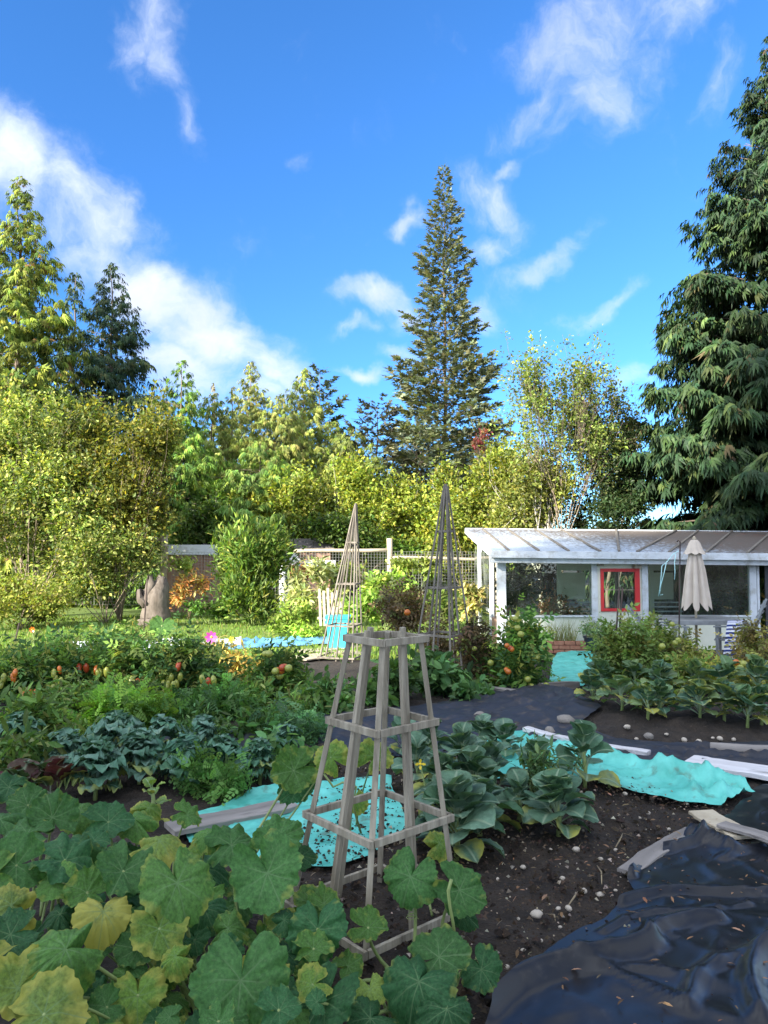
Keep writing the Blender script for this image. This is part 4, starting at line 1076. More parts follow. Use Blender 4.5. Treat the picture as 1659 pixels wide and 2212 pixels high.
def garden_chair(label, u, v, Y, face, recline, group):
    """slatted chair; face is the direction the sitter looks"""
    c = at(u, v, Y); g = ez(c.x, Y)
    r = thing('garden_chair', label, 'chair', (c.x, Y, g), group)
    f = np.array([math.cos(face), math.sin(face), 0]); s = np.array([-f[1], f[0], 0]); o = np.array([c.x, Y, g]); up = np.array([0, 0, 1.0])
    for k in range(6):
        p = o + f * (-.22 + k * .09) + up * .42
        MB().add(*bar(p - s * .24, p + s * .24, .07, .02, up)).build('seat_slat', M['metal'], r)
    bd = up * math.cos(recline) - f * math.sin(recline)
    b0 = o - f * .25 + up * .45
    for k in range(6):
        p = b0 + bd * (.08 + k * .095)
        MB().add(*bar(p - s * .22, p + s * .22, .075, .018, bd)).build('back_slat', M['metal'], r)
    for q in (-1, 1):
        MB().add(*bar(b0 + s * q * .245 - bd * .05, b0 + s * q * .245 + bd * .66, .035, .035, f)).build('back_post', M['metal'], r)
        MB().add(*bar(o + f * .22 + s * q * .245, o + f * .22 + s * q * .245 + up * .62, .035, .035, f)).build('leg', M['metal'], r)
        MB().add(*bar(o - f * .32 + s * q * .245, o - f * .25 + s * q * .245 + up * .45, .035, .035, f)).build('leg', M['metal'], r)
        MB().add(*bar(o - f * .33 + s * q * .25 + up * .66, o + f * .27 + s * q * .25 + up * .63, .05, .025, up)).build('armrest', M['metal'], r)
    return r
garden_chair('grey slatted chair tipped back left of the parasol', 1450, 1390, 12.2, math.radians(-20), .75, 'garden chairs round the table')
garden_chair('grey slatted chair right of the parasol behind the striped towel', 1585, 1395, 12.0, math.radians(150), .35, 'garden chairs round the table')
def towel():
    Y = 11.55
    r = thing('striped_towel', 'blue and white striped towel hung over the right chair', 'towel', tuple(at(1590, 1440, Y)))
    # one draped strip: over the chair back and down; each stripe a band of the same cloth
    path = [(1598, 1345, .35), (1590, 1340, .12), (1588, 1345, 0), (1585, 1365, -.03), (1582, 1390, -.05), (1578, 1412, -.04), (1574, 1440, -.02)]
    P = [at(u, v, Y + dy) for u, v, dy in path]
    m_ = 31; pts = []
    for i in range(m_):
        t = i / (m_ - 1) * (len(P) - 1); k = min(int(t), len(P) - 2); pts.append(P[k].lerp(P[k + 1], t - k))
    wd = Vector((1, .35, 0)).normalized() * .17
    for i in range(m_ - 1):
        w0, w1 = wd * (1 - .006 * i), wd * (1 - .006 * (i + 1)); V = []
        for p, w_ in ((pts[i], w0), (pts[i + 1], w1)):
            for j in range(5): V.append(tuple(p + w_ * (j - 2) * .5 + Vector((0, .02 * math.sin(j * 1.9), 0))))
        m2 = MB(); m2.add(V, np.array([(j, j + 1, j + 6, j + 5) for j in range(4)])); m2.build('stripe', M['cloth_blue' if i % 2 else 'cloth_white'], r, True)
towel()
def rod_and_cord():
    Y = 11.9; a, b = at(1469, 1170, Y), at(1466, 1430, Y)
    r = thing('metal_rod', 'thin dark metal rod with hooked top in front of the greenhouse', 'rod', (b.x, Y, ez(b.x, Y)))
    MB().add(*tube([(b.x, Y, ez(b.x, Y) - .1), tuple(a.lerp(b, .5)), tuple(a), tuple(a + Vector((-.03, 0, .02))), tuple(a + Vector((-.05, 0, 0)))], .011, 6)).build('shaft', M['rod'], r, True)
    c = thing('string', 'pale turquoise cord tied to the metal rod and hanging down', 'cord', tuple(at(1425, 1290, Y)))
    for pts in ([(1466, 1190), (1455, 1196), (1440, 1215), (1430, 1222), (1427, 1260), (1423, 1288)], [(1440, 1213), (1434, 1240), (1428, 1262), (1425, 1286), (1432, 1284)], [(1460, 1196), (1457, 1215), (1458, 1235), (1457, 1252)]):
        MB().add(*tube([at(u, v, Y - .02) for u, v in pts], .007, 5)).build('strand', M['cord'], c, True)
rod_and_cord()
def pots():
    Y = 13.5; c = at(1283, 1400, Y); g = ez(c.x, Y)
    r = thing('flower_pot', 'dark blue pot by the greenhouse wall below the window', 'pot', (c.x, Y, g))
    MB().add(*tube([(c.x, Y, g), (c.x, Y, g + .02), (c.x, Y, g + .27), (c.x, Y, g + .30)], [.12, .14, .18, .19], 16, False)).build('body', M['pot'], r, True)
    MB().add(*tube([(c.x, Y, g + .285), (c.x, Y, g + .315)], [.197, .197], 16)).build('rim', M['pot'], r, True)
    broadleaf('potted_plant', 'bushy grey green plant growing in the dark blue pot', 'plant', (c.x, Y, g + .28), [(c.x, Y, g + .47, .24, .24, .17), (c.x - .12, Y, g + .45, .15, .15, .12), (c.x + .17, Y, g + .42, .2, .2, .12)], 900, .055, [(0.10, 0.15, 0.08, 3), (0.16, 0.20, 0.11, 2)], 91, 'stem_green', tr=.012, per=10, spread=.06, twigs=20, matn='crop')
    c = at(1215, 1392, Y + .2); g = ez(c.x, Y)
    r = thing('brick_planter', 'low trough of stacked bricks against the greenhouse wall', 'planter', (c.x, Y, g))
    for row in range(3):
        for k in range(4):
            x = c.x - .32 + k * .2 + (.1 if row % 2 else 0)
            MB().add(*bbox((x, Y + .02, g + .04 + row * .075), (.094, .05, .033))).build('brick', M['brick'], r)
    grass('grass_tuft', 'dry grass tuft growing in the brick trough', 160, lambda r_, n: r_.uniform(c.x - .25, c.x + .2, n), lambda r_, n: r_.uniform(Y + .02, Y + .15, n), .38, [(0.22, 0.24, 0.08, 3), (0.30, 0.28, 0.14, 2)], 92, .8).location.z = .12
pots()
# plants inside the greenhouse
broadleaf('greenhouse_plant', 'rusty orange ferny plant seen through the left greenhouse window', 'plant', (3.45, 15.2, GZ), [(3.4, 15.2, GZ + .75, .4, .3, .3), (3.75, 15.3, GZ + .6, .35, .3, .22)], 900, .10, [(0.30, 0.12, 0.05, 3), (0.22, 0.15, 0.06, 2), (0.10, 0.12, 0.04, 1)], 93, 'stem_dry', tr=.02, per=10, spread=.12, twigs=20, tpl=LONG)
broadleaf('greenhouse_plant', 'low green plants along the left greenhouse sill inside', 'plant', (4.2, 14.8, GZ), [(4.0, 14.8, GZ + .5, .5, .2, .2), (4.5, 14.9, GZ + .48, .4, .2, .16)], 700, .08, [(0.06, 0.11, 0.03, 3), (0.14, 0.16, 0.04, 1)], 94, 'stem_green', tr=.015, per=10, spread=.08, twigs=10)
broadleaf('greenhouse_plant', 'dense dark green vine behind the right greenhouse window', 'plant', (7.2, 15.6, GZ), [(7.0, 15.6, GZ + 1.0, .6, .4, .6), (7.8, 15.8, GZ + .9, .6, .4, .6), (7.4, 15.4, GZ + .5, .7, .4, .4)], 3200, .10, [(0.04, 0.085, 0.02, 4), (0.08, 0.13, 0.03, 2), (0.24, 0.15, 0.03, .5)], 95, 'stem_green', tr=.02, per=12, spread=.12, twigs=30)
broadleaf('greenhouse_plant', 'tall dark climbing plant in the middle of the left greenhouse window', 'plant', (3.2, 16.6, GZ), [(3.0, 16.8, GZ + 1.0, .6, .4, .6), (3.7, 16.8, GZ + 1.1, .5, .4, .5)], 2400, .10, [(0.03, 0.06, 0.02, 4), (0.06, 0.09, 0.03, 2)], 96, 'stem_green', tr=.02, per=12, spread=.12, twigs=20)

# ------------------------------------------------------------------ trellises
def trellis(label, c, levels, leg_w, mt, rot, lean=(0, 0), stick=0.05, apex=None, rail_w=0.04, jitter=0.0, seed=0):
    """levels: (z, half diagonal) from the base ring up; eight legs, four of them at the corners"""
    rg = random.Random(seed)
    c = Vector(c)
    r = thing('trellis', label, 'trellis', c)
    z0, z1 = levels[0][0], levels[-1][0]
    def pt(z, hd, ang):
        t = (z - z0) / (z1 - z0)
        return c + Vector((hd * math.cos(ang) + lean[0] * t, hd * math.sin(ang) + lean[1] * t, z - c.z))
    def corner(l, k): return pt(levels[l][0], levels[l][1], rot + k * math.pi / 2)
    top = len(levels) - 1
    for k in range(4):
        for half in (0, 1):
            def P(l, inset):
                a = corner(l, k); b = corner(l, k + 1) if half else a
                m_ = (a + b) / 2; cc = c + Vector((lean[0], lean[1], 0)) * ((levels[l][0] - z0) / (z1 - z0)); cc.z = m_.z
                return cc + (m_ - cc) * inset
            ins = 0.93 if not half else 0.90
            a, b = P(0, ins), P(top, ins if apex is None else 1.0)
            d = (b - a)
            a = a - d * (0.09 / d.length); b = b + d * ((stick if half else stick * .3) / d.length) + Vector((rg.uniform(-1, 1), rg.uniform(-1, 1), 0)) * jitter
            n = c - (a + b) / 2; n.z = 0
            MB().add(*bar(a, b, leg_w, leg_w * .92, tuple(n.normalized()))).build('leg', M[mt], r)
    for l in range(len(levels)):
        if apex is not None and l == top: continue
        for k in range(4):
            a, b = corner(l, k), corner(l, k + 1)
            d = (b - a).normalized()
            out = ((a + b) / 2 - c); out.z = 0; out = out.normalized() * (leg_w * .45)
            MB().add(*bar(a + out + d * .002, b + out + d * (rail_w * .55), rail_w * .55, rail_w, (0, 0, 1))).build('rail', M[mt], r)
    return r
tc = (-0.045, 3.37, 0.06)
trellis('near weathered wooden trellis tower with flat open top among squash leaves', tc, [(0.085, .392), (0.475, .315), (0.893, .232), (1.262, .172)], 0.025, 'wood_grey', math.radians(-90 - 4), lean=(.05, 0), stick=.042, rail_w=.031)
c = G(958, 1480)
k = c.y / 1597.6
trellis('tall pointed wooden trellis in front of the greenhouse corner', c, [(c.z + .12, .46), (at(960, 1370, c.y).z, .31), (at(960, 1269, c.y).z, .20), (at(960, 1148, c.y).z, .085), (at(967, 1052, c.y).z, .022)], 0.023, 'wood_dark', math.radians(-82), lean=(.04, 0), stick=.04, apex=1, rail_w=.03, jitter=.006, seed=2)
c = G(738, 1424)
trellis('leaning pointed wooden trellis beside the blue bin', c, [(c.z + .06, .44), (at(738, 1350, c.y).z, .32), (at(738, 1261, c.y).z, .215), (at(738, 1172, c.y).z, .12), (at(772, 1092, c.y).z, .02)], 0.023, 'wood_dark', math.radians(-60), lean=(.235, 0), stick=.04, apex=1, rail_w=.028, jitter=.006, seed=3)

# ------------------------------------------------------------------ sheets, planks, stones
def loft(name, label, cat, A, B, mt, n=40, m_=24, amp=0.02, fscale=5.0, ridges=(), lift=0.012, parent=None, seed=0, edge=0.02, mats=None, ridgefn=None):
    """sheet between two edge lines given in reference coordinates, lying on the ground with folds"""
    def line(pts, t):
        s = t * (len(pts) - 1); k = min(int(s), len(pts) - 2); a, b = Vector(pts[k]), Vector(pts[k + 1]); return a.lerp(b, s - k)
    wa = [G(u, v).xy for u, v in A]; wb = [G(u, v).xy for u, v in B]
    rr = np.random.RandomState(seed)
    V = []
    for i in range(n):
        t = i / (n - 1); a, b = line(wa, t), line(wb, t)
        for j in range(m_):
            p = a.lerp(b, j / (m_ - 1)); V.append((p.x, p.y))
    V = np.array(V); x, y = V[:, 0], V[:, 1]
    jj = np.tile(np.arange(m_) / (m_ - 1), n); ii = np.repeat(np.arange(n) / (n - 1), m_)
    e = np.minimum(np.minimum(jj, 1 - jj) * 6, 1)
    x = x + edge * (fbm(x * 7 + seed, y * 7, 3)) * 2; y = y + edge * fbm(x * 7 + 40, y * 7 + seed, 3) * 2
    z = gz(x, y) + lift
    z = z + amp * (0.4 + .6 * e) * np.abs(fbm(x * fscale + seed * 3.1, y * fscale, 4)) * 1.6
    qx, qy = x + .25 * fbm(x * 2 + 3, y * 2, 2), y + .25 * fbm(x * 2, y * 2 + 8, 2)
    crease = (1 - np.abs(2 * vnoise(qx * fscale * .55 + seed, (qy * 1.5 + qx * .6) * fscale * .55) - 1)) ** 5 + .6 * (1 - np.abs(2 * vnoise(qx * fscale * 1.4 + 7, qy * fscale * 1.9 - qx * fscale + seed) - 1)) ** 6
    z = z + amp * 1.1 * crease * (.3 + .7 * e)
    for (p0, p1, w_, h_) in ridges:
        a, b = np.array(G(*p0).xy), np.array(G(*p1).xy); d = b - a; l = np.linalg.norm(d); d /= l
        q = np.stack([x, y], 1) - a; s = np.clip(q @ d, 0, l); off = q - s[:, None] * d
        wob = .05 * np.sin(s * 6 + seed)
        dist = np.linalg.norm(off + wob[:, None] * np.array([-d[1], d[0]]), axis=1)
        z = z + h_ * np.exp(-(dist / w_) ** 2)
    idx = np.arange(n * m_).reshape(n, m_)
    F = np.stack([idx[:-1, :-1], idx[1:, :-1], idx[1:, 1:], idx[:-1, 1:]], -1).reshape(-1, 4)
    o = MB().add(np.stack([x, y, z], 1), F).build(name, M[mt], parent, True)
    return tag(o, label, cat)
loft('plastic_sheet', 'crumpled glossy black plastic sheet in the bottom right corner', 'sheet',
     [(1030, 2330), (1060, 2200), (1160, 2110), (1205, 2050), (1300, 2000), (1365, 1950), (1358, 1905), (1420, 1862), (1490, 1812), (1545, 1790), (1600, 1745), (1640, 1712), (1700, 1690)],
     [(2300, 2330), (2300, 2260), (2200, 2150), (2150, 2050), (2100, 1980), (2050, 1920), (2000, 1880), (1980, 1850), (1960, 1810), (1930, 1780), (1900, 1750), (1880, 1720), (1850, 1695)],
     'black_sheet', 150, 110, amp=.010, fscale=3.4, lift=.035, seed=3, edge=.03,
     ridges=[((1040, 2215), (1390, 2045), .035, .07), ((1390, 2045), (1560, 2010), .035, .05), ((1340, 1965), (1700, 1925), .025, .035), ((1500, 1815), (1560, 1850), .05, .06),
             ((1360, 1908), (1500, 1820), .02, .05), ((1480, 2200), (1640, 2060), .03, .03), ((1250, 2100), (1450, 2200), .02, .02), ((1560, 1870), (1660, 1850), .03, .02), ((1640, 2220), (1680, 2000), .04, .05), ((1150, 2150), (1500, 2120), .015, .015), ((1300, 2030), (1600, 1960), .015, .015)])
loft('landscape_fabric', 'dark landscape fabric path crossing behind the near trellis', 'fabric',
     [(540, 1555), (640, 1550), (760, 1540), (900, 1530), (1000, 1512), (1085, 1490), (1140, 1478)], [(520, 1640), (640, 1640), (800, 1640), (950, 1640), (1130, 1600), (1260, 1560), (1300, 1530)], 'black_cloth', 80, 50, amp=.035, fscale=5, lift=.02, seed=5,
     ridges=[((1060, 1535), (1200, 1510), .03, .04), ((900, 1570), (1100, 1550), .03, .03)])
loft('landscape_fabric', 'dark landscape fabric strip below the right leafy bed', 'fabric',
     [(1240, 1568), (1330, 1600), (1450, 1612), (1560, 1610), (1700, 1605), (1900, 1600)], [(1130, 1600), (1300, 1650), (1400, 1668), (1560, 1668), (1700, 1668), (1900, 1668)], 'black_cloth', 60, 30, amp=.04, fscale=5, lift=.02, seed=6)
loft('landscape_fabric', 'scrap of dark fabric among the kale on the left', 'fabric', [(170, 1610), (300, 1600), (420, 1590), (560, 1575)], [(150, 1650), (300, 1650), (430, 1645), (560, 1630)], 'black_cloth', 30, 16, amp=.02, fscale=6, lift=.02, seed=7)
loft('tarp', 'long turquoise tarp winding past the soil bed on the right', 'tarp',
     [(1020, 1645), (1075, 1590), (1150, 1588), (1250, 1618), (1350, 1655), (1440, 1660), (1540, 1680), (1632, 1722)], [(1040, 1690), (1120, 1700), (1190, 1700), (1280, 1690), (1370, 1720), (1440, 1735), (1510, 1750), (1560, 1750)],
     'tarp', 90, 34, amp=.045, fscale=4, lift=.03, seed=8, ridges=[((1080, 1610), (1180, 1650), .07, .05), ((1300, 1640), (1420, 1690), .06, .06), ((1440, 1680), (1600, 1715), .06, .07), ((1470, 1690), (1490, 1735), .03, .05), ((1540, 1690), (1550, 1740), .03, .04)])
loft('tarp', 'turquoise tarp under the near trellis and beside the grey plank', 'tarp',
     [(380, 1775), (470, 1750), (560, 1712), (640, 1700), (720, 1690), (840, 1680)], [(420, 1850), (540, 1862), (640, 1880), (720, 1880), (800, 1855), (880, 1800)],
     'tarp', 60, 34, amp=.02, fscale=5, lift=.02, seed=9, ridges=[((540, 1722), (840, 1692), .03, .04), ((560, 1760), (830, 1720), .02, .02)])
loft('tarp', 'turquoise tarp on the path to the greenhouse', 'tarp', [(1185, 1485), (1190, 1450), (1195, 1425), (1215, 1402)], [(1260, 1485), (1290, 1455), (1300, 1430), (1330, 1412)], 'tarp', 40, 24, amp=.03, fscale=3, lift=.02, seed=10, ridges=[((1200, 1440), (1290, 1440), .08, .03)])
loft('white_sheet', 'crumpled white plastic strip along the lawn edge', 'sheet', [(130, 1393), (220, 1392), (330, 1392), (440, 1390), (520, 1392)], [(130, 1416), (220, 1418), (330, 1416), (440, 1408), (520, 1404)], 'sheet_white', 60, 12, amp=.10, fscale=3, lift=.04, seed=11)
loft('blue_tarp', 'blue tarp strip at the lawn edge left of the bin', 'tarp', [(500, 1388), (580, 1383), (650, 1380), (740, 1378)], [(470, 1408), (580, 1404), (650, 1399), (740, 1394)], 'tarp_blue', 50, 12, amp=.08, fscale=3, lift=.03, seed=12)
def plank(label, p0, p1, w_, t_=.035, mt='plank_grey', lift=.02, up=(0, 0, 1), name='plank', seed=0, h0=None):
    a, b = G(*p0), G(*p1)
    if h0: a.z += h0[0]; b.z += h0[1]
    a.z += lift; b.z += lift
    r = thing(name, label, 'plank', (a + b) / 2)
    d = (b - a); X = d.normalized(); Yv = Vector(up).cross(X).normalized(); Zv = X.cross(Yv)
    rg = np.random.RandomState(seed); n = 14; V = []
    for i in range(n):
        t = i / (n - 1)
        p = a.lerp(b, t) + Zv * .006 * math.sin(t * 5 + seed)
        w0, w1 = w_ / 2 * (1 + .05 * rg.randn()), w_ / 2 * (1 + .05 * rg.randn())
        if i in (0, n - 1): w0 *= .93; w1 *= .96
        for sy, sz in ((-w0, -t_ / 2), (-w0, t_ / 2 - .004), (-w0 + .006, t_ / 2), (w1 - .006, t_ / 2), (w1, t_ / 2 - .004), (w1, -t_ / 2)):
            V.append(tuple(p + Yv * sy + Zv * sz - r.location))
    F = [(i * 6 + j, i * 6 + (j + 1) % 6, (i + 1) * 6 + (j + 1) % 6, (i + 1) * 6 + j) for i in range(n - 1) for j in range(6)]
    m2 = MB(); m2.add(V, np.array(F)); m2.add([V[k] for k in range(6)], np.array([(0, 1, 2, 3), (0, 3, 4, 5)])); m2.add([V[-6 + k] for k in range(6)], np.array([(3, 2, 1, 0), (5, 4, 3, 0)]))
    # grain runs along the board: the board's own axes
    R = Matrix((X, Yv, Zv)).transposed()
    Vn = [np.array([tuple(R.transposed() @ Vector(q)) for q in blk]) for blk in m2.V]; m2.V = Vn
    me = m2.mesh(name, M[mt])
    bpy.data.objects.remove(r)
    o = bpy.data.objects.new(name, me); COL.objects.link(o); o.location = (a + b) / 2; o.rotation_euler = R.to_euler()
    return tag(o, label, 'plank')
plank('weathered grey plank with knots on the turquoise tarp at left', (365, 1812), (630, 1752), .19, .03, lift=.05, seed=1)
plank('whitish plank lying at the upper edge of the long tarp', (1135, 1590), (1245, 1617), .09, .035, 'plank_white', .06, seed=2)
plank('short whitish plank end beyond the small broccoli plant', (1270, 1618), (1402, 1643), .09, .04, 'plank_white', .05, seed=3)
plank('broad white plank at the right edge above the long tarp', (1490, 1655), (1760, 1705), .28, .035, 'plank_white', .05, seed=4)
plank('thin wooden edging board below the tarp to the greenhouse', (1165, 1490), (1250, 1486), .05, .09, 'plank_grey', .04, seed=5)
plank('short pale board half buried beside the dark fabric', (1030, 1490), (1125, 1500), .10, .04, 'plank_grey', .03, seed=6)
plank('flat pale plywood board in front of the leaning trellis', (640, 1428), (770, 1412), .55, .02, 'wood_pale', .04, seed=7)
plank('second pale plywood board between leaning trellis and bin', (650, 1412), (770, 1398), .40, .02, 'wood_pale', .03, seed=8)
plank('pale board edging the tomato bed on the left', (475, 1452), (585, 1450), .12, .05, 'wood_pale', .03, seed=9)
plank('beige scrap board poking out from under the black plastic', (1515, 1770), (1610, 1830), .17, .02, 'wood_pale', .05, seed=10)
plank('rusty thin board under the folded black plastic corner', (1560, 1812), (1700, 1862), .10, .02, 'plank_grey', .09, seed=11)
plank('pale grey board along the soil edge beside the black plastic', (1352, 1896), (1495, 1802), .10, .02, 'plank_grey', .03, seed=12)
def logm(label, pts, r_, mt, name='log'):
    P = [G(u, v, r_ * .9) for u, v in pts]
    o = MB().add(*tube(P, r_, 8)).build(name, M[mt], None, True)
    return tag(o, label, 'log')
logm('thin grey log lying on the fabric at the right edge', [(1535, 1615), (1580, 1618), (1630, 1621), (1720, 1622)], .045, 'plank_grey')
def stone_mesh(seed):
    r = np.random.RandomState(seed); n = 10; V = []; F = []
    sx, sy, sz = 1, .6 + .3 * r.rand(), .45 + .3 * r.rand()
    for i in range(7):
        ph = math.pi * i / 6
        for j in range(n):
            th = 2 * math.pi * j / n; k = 1 + .10 * r.randn()
            V.append((sx * k * math.sin(ph) * math.cos(th), sy * k * math.sin(ph) * math.sin(th), sz * math.cos(ph)))
    for i in range(6):
        for j in range(n): F.append((i * n + j, i * n + (j + 1) % n, (i + 1) * n + (j + 1) % n, (i + 1) * n + j))
    return V, np.array(F)
PEB = [MB().add(*stone_mesh(s)).mesh('pebble', M['pebble'], True) for s in range(6)]
STN = [MB().add(*stone_mesh(s)).mesh('stone', M['stone'], True) for s in range(6, 10)]
def rock(label, u, v, wpx, k=0, big=False, group=None, name='pebble'):
    p = G(u, v); s = wpx / 2 * p.y / 1597.6
    o = inst(name, (STN if big else PEB)[k % (4 if big else 6)], None, p + Vector((0, 0, s * .25 + .012)), (0, 0, k * 1.7), s)
    return tag(o, label, 'stone', group)
for k, (lab, u, v, w_) in enumerate([('large rounded brown stone beside the dark fabric path', 1222, 1563, 40), ('grey flat stone on the whitish plank', 1188, 1588, 34), ('pale stone on the fabric left of the long tarp', 1037, 1553, 28),
                                     ('grey stone in the row below the leafy bed', 1402, 1597, 26), ('brown stone half buried by the round leaves', 955, 2010, 24)]):
    rock(lab, u, v, w_, k, True, None, 'stone')
pl = [(1245, 1842, 17), (1262, 1932, 16), (1296, 1940, 20), (1282, 2015, 14), (1160, 1984, 26), (1228, 1970, 17), (1095, 2098, 14), (1140, 2085, 11), (1206, 1970, 14), (1298, 1862, 11), (1215, 1905, 14), (1130, 1880, 13), (1120, 1992, 9),
      (1330, 1842, 10), (1382, 1772, 9), (1400, 1762, 11), (1350, 1720, 12), (1445, 1797, 10), (1290, 2010, 10), (1075, 1905, 9), (1190, 1840, 8), (1260, 1800, 8), (1330, 1930, 9), (1170, 2040, 10), (1210, 2010, 9), (1095, 2170, 16), (1130, 2060, 12)]
for k, (u, v, w_) in enumerate(pl):
    if w_ == 26: rock('largest white stone on the bare soil bed near the black plastic', u, v, w_, k)
    else: rock('small pale rounded pebble lying on the dark soil bed', u, v, w_, k, False, 'pebbles on the soil bed')
for k, (u, v, w_) in enumerate([(1355, 1575, 15), (1478, 1603, 15), (1495, 1612, 13), (1510, 1606, 14), (1440, 1590, 9), (1555, 1600, 14), (1585, 1602, 12), (1375, 1600, 9), (1540, 1598, 10), (1462, 1612, 10)]):
    rock('pale pebble in the row below the right leafy bed', u, v, w_, k, False, 'pebbles below the leafy bed')
def gravel():
    rng = np.random.RandomState(21); n = 9000
    x = rng.uniform(-.5, 2.2, n); y = rng.uniform(2.4, 6.0, n); z = gz(x, y) + .03
    T = np.array([(1, 0, 0), (-.5, .8, 0), (-.5, -.8, 0), (0, 0, .8)]) ; F = np.array([(0, 1, 3), (1, 2, 3), (2, 0, 3)])
    mb = MB(); a = rng.rand(n) * 6.28
    scatter(mb, T, F, np.stack([x, y, z], 1), np.stack([np.cos(a), np.sin(a), .2 * rng.randn(n)], 1), np.array([0, 0, 1.0]) + .3 * rng.randn(n, 3), .005 + .014 * rng.rand(n) ** 3, palette(rng, n, [(.34, .29, .23, 1.2), (.075, .052, .035, 4), (.035, .024, .016, 6)], .3))
    o = mb.build('gravel', M['crop'], None, kind='stuff'); o['label'] = 'small clods and grit strewn over the dark soil'
    mb = MB(); n = 1500
    x = rng.uniform(-.6, 2.3, n); y = rng.uniform(2.3, 6.2, n); z = gz(x, y) + .012 + .01 * rng.rand(n); a = rng.rand(n) * 6.28
    T2, F2 = stone_mesh(33); T2 = np.array(T2)[::1]
    Tc = np.array([(1, 0, 0), (.2, .9, .1), (-.9, .4, 0), (-.6, -.7, .1), (.4, -.8, 0), (0, 0, .75), (.1, .1, -.5)]); Fc = np.array([(0, 1, 5), (1, 2, 5), (2, 3, 5), (3, 4, 5), (4, 0, 5)])
    scatter(mb, Tc, Fc, np.stack([x, y, z], 1), np.stack([np.cos(a), np.sin(a), .3 * rng.randn(n)], 1), np.array([0, 0, 1.0]) + .4 * rng.randn(n, 3), .008 + .026 * rng.rand(n) ** 3, palette(rng, n, [(.045, .031, .021, 4), (.022, .015, .010, 5), (.085, .062, .043, 1)], .25))
    n = 700; x = rng.uniform(-.6, 2.3, n); y = rng.uniform(2.3, 6.2, n); z = gz(x, y) + .03; a = rng.rand(n) * 6.28
    scatter(mb, LONG[0] * np.array([1, .25, 1]), LONG[1], np.stack([x, y, z], 1), np.stack([np.cos(a), np.sin(a), .2 * rng.randn(n)], 1), np.array([0, 0, 1.0]) + .3 * rng.randn(n, 3), .02 + .05 * rng.rand(n) ** 2, palette(rng, n, [(.22, .17, .11, 3), (.12, .08, .05, 3), (.32, .26, .17, 1)], .25))
    o = mb.build('soil_clods', M['crop'], None, kind='stuff'); o['label'] = 'crumbly dark clods and bits of straw on the soil bed'
    mb = MB(); n = 720
    x = np.concatenate([rng.uniform(-.2, 2.0, 220), rng.uniform(.6, 3.2, 500)]); y = np.concatenate([rng.uniform(2.4, 6, 220), rng.uniform(2.4, 5.2, 500)])
    z = gz(x, y) + np.where(np.arange(n) < 220, .03, .062)
    a = rng.rand(n) * 6.28
    scatter(mb, LONG[0], LONG[1], np.stack([x, y, z], 1), np.stack([np.cos(a), np.sin(a), .15 * rng.randn(n)], 1), np.array([0, 0, 1.0]) + .25 * rng.randn(n, 3), .012 + .045 * rng.rand(n) ** 2, palette(rng, n, [(.24, .13, .07, 3), (.36, .22, .13, 2), (.14, .09, .06, 2)], .3))
    o = mb.build('leaf_litter', M['crop'], None, kind='stuff'); o['label'] = 'dry brown leaf litter scattered over soil and black plastic'
    # twigs on the soil
    for k, (a_, b_) in enumerate([((1225, 1960), (1248, 1925)), ((1185, 1975), (1200, 1990)), ((1290, 1870), (1300, 1910)), ((1330, 1830), (1345, 1800))]):
        p, q = G(*a_, .02), G(*b_, .025); mid = (p + q) / 2 + Vector((.01, 0, .012))
        t_ = MB().add(*tube([p, mid, q], [.003, .0045, .002], 5)).build('twig', M['stem_dry'], None, True); tag(t_, 'thin dry twig lying on the bare soil bed', 'twig', 'twigs on the soil bed')
gravel()

# ------------------------------------------------------------------ lawn things
def stump():
    Y = 18.2; c = at(335, 1338, Y); g = ez(c.x, Y); k = Y / 1597.6
    r = thing('tree_stump', 'pale weathered driftwood stump with two prongs on the lawn', 'stump', (c.x, Y, g))
    def prong(pts, rad, name, n=9):
        P = [at(u, v, Y + dy) for u, v, dy in pts]
        V, F = tube(P, [q * k for q in rad], n); rg = np.random.RandomState(len(pts)); V = V + rg.randn(*V.shape) * .025
        MB().add(V, F).build(name, M['stump'], r, True)
    prong([(337, 1345, 0), (337, 1328, 0), (338, 1308, 0), (341, 1285, 0), (346, 1262, .05), (348, 1246, .05)], [34, 31, 27, 24, 17, 7], 'trunk', 12)
    prong([(322, 1310, -.1), (320, 1285, -.1), (325, 1262, -.1), (324, 1243, -.1)], [14, 13, 9, 4], 'prong')
    prong([(318, 1306, -.15), (305, 1292, -.15), (299, 1274, -.15)], [12, 8, 4], 'prong')
    prong([(300, 1344, -.3), (330, 1346, -.3), (365, 1345, -.2)], [6, 9, 4], 'root')
stump()
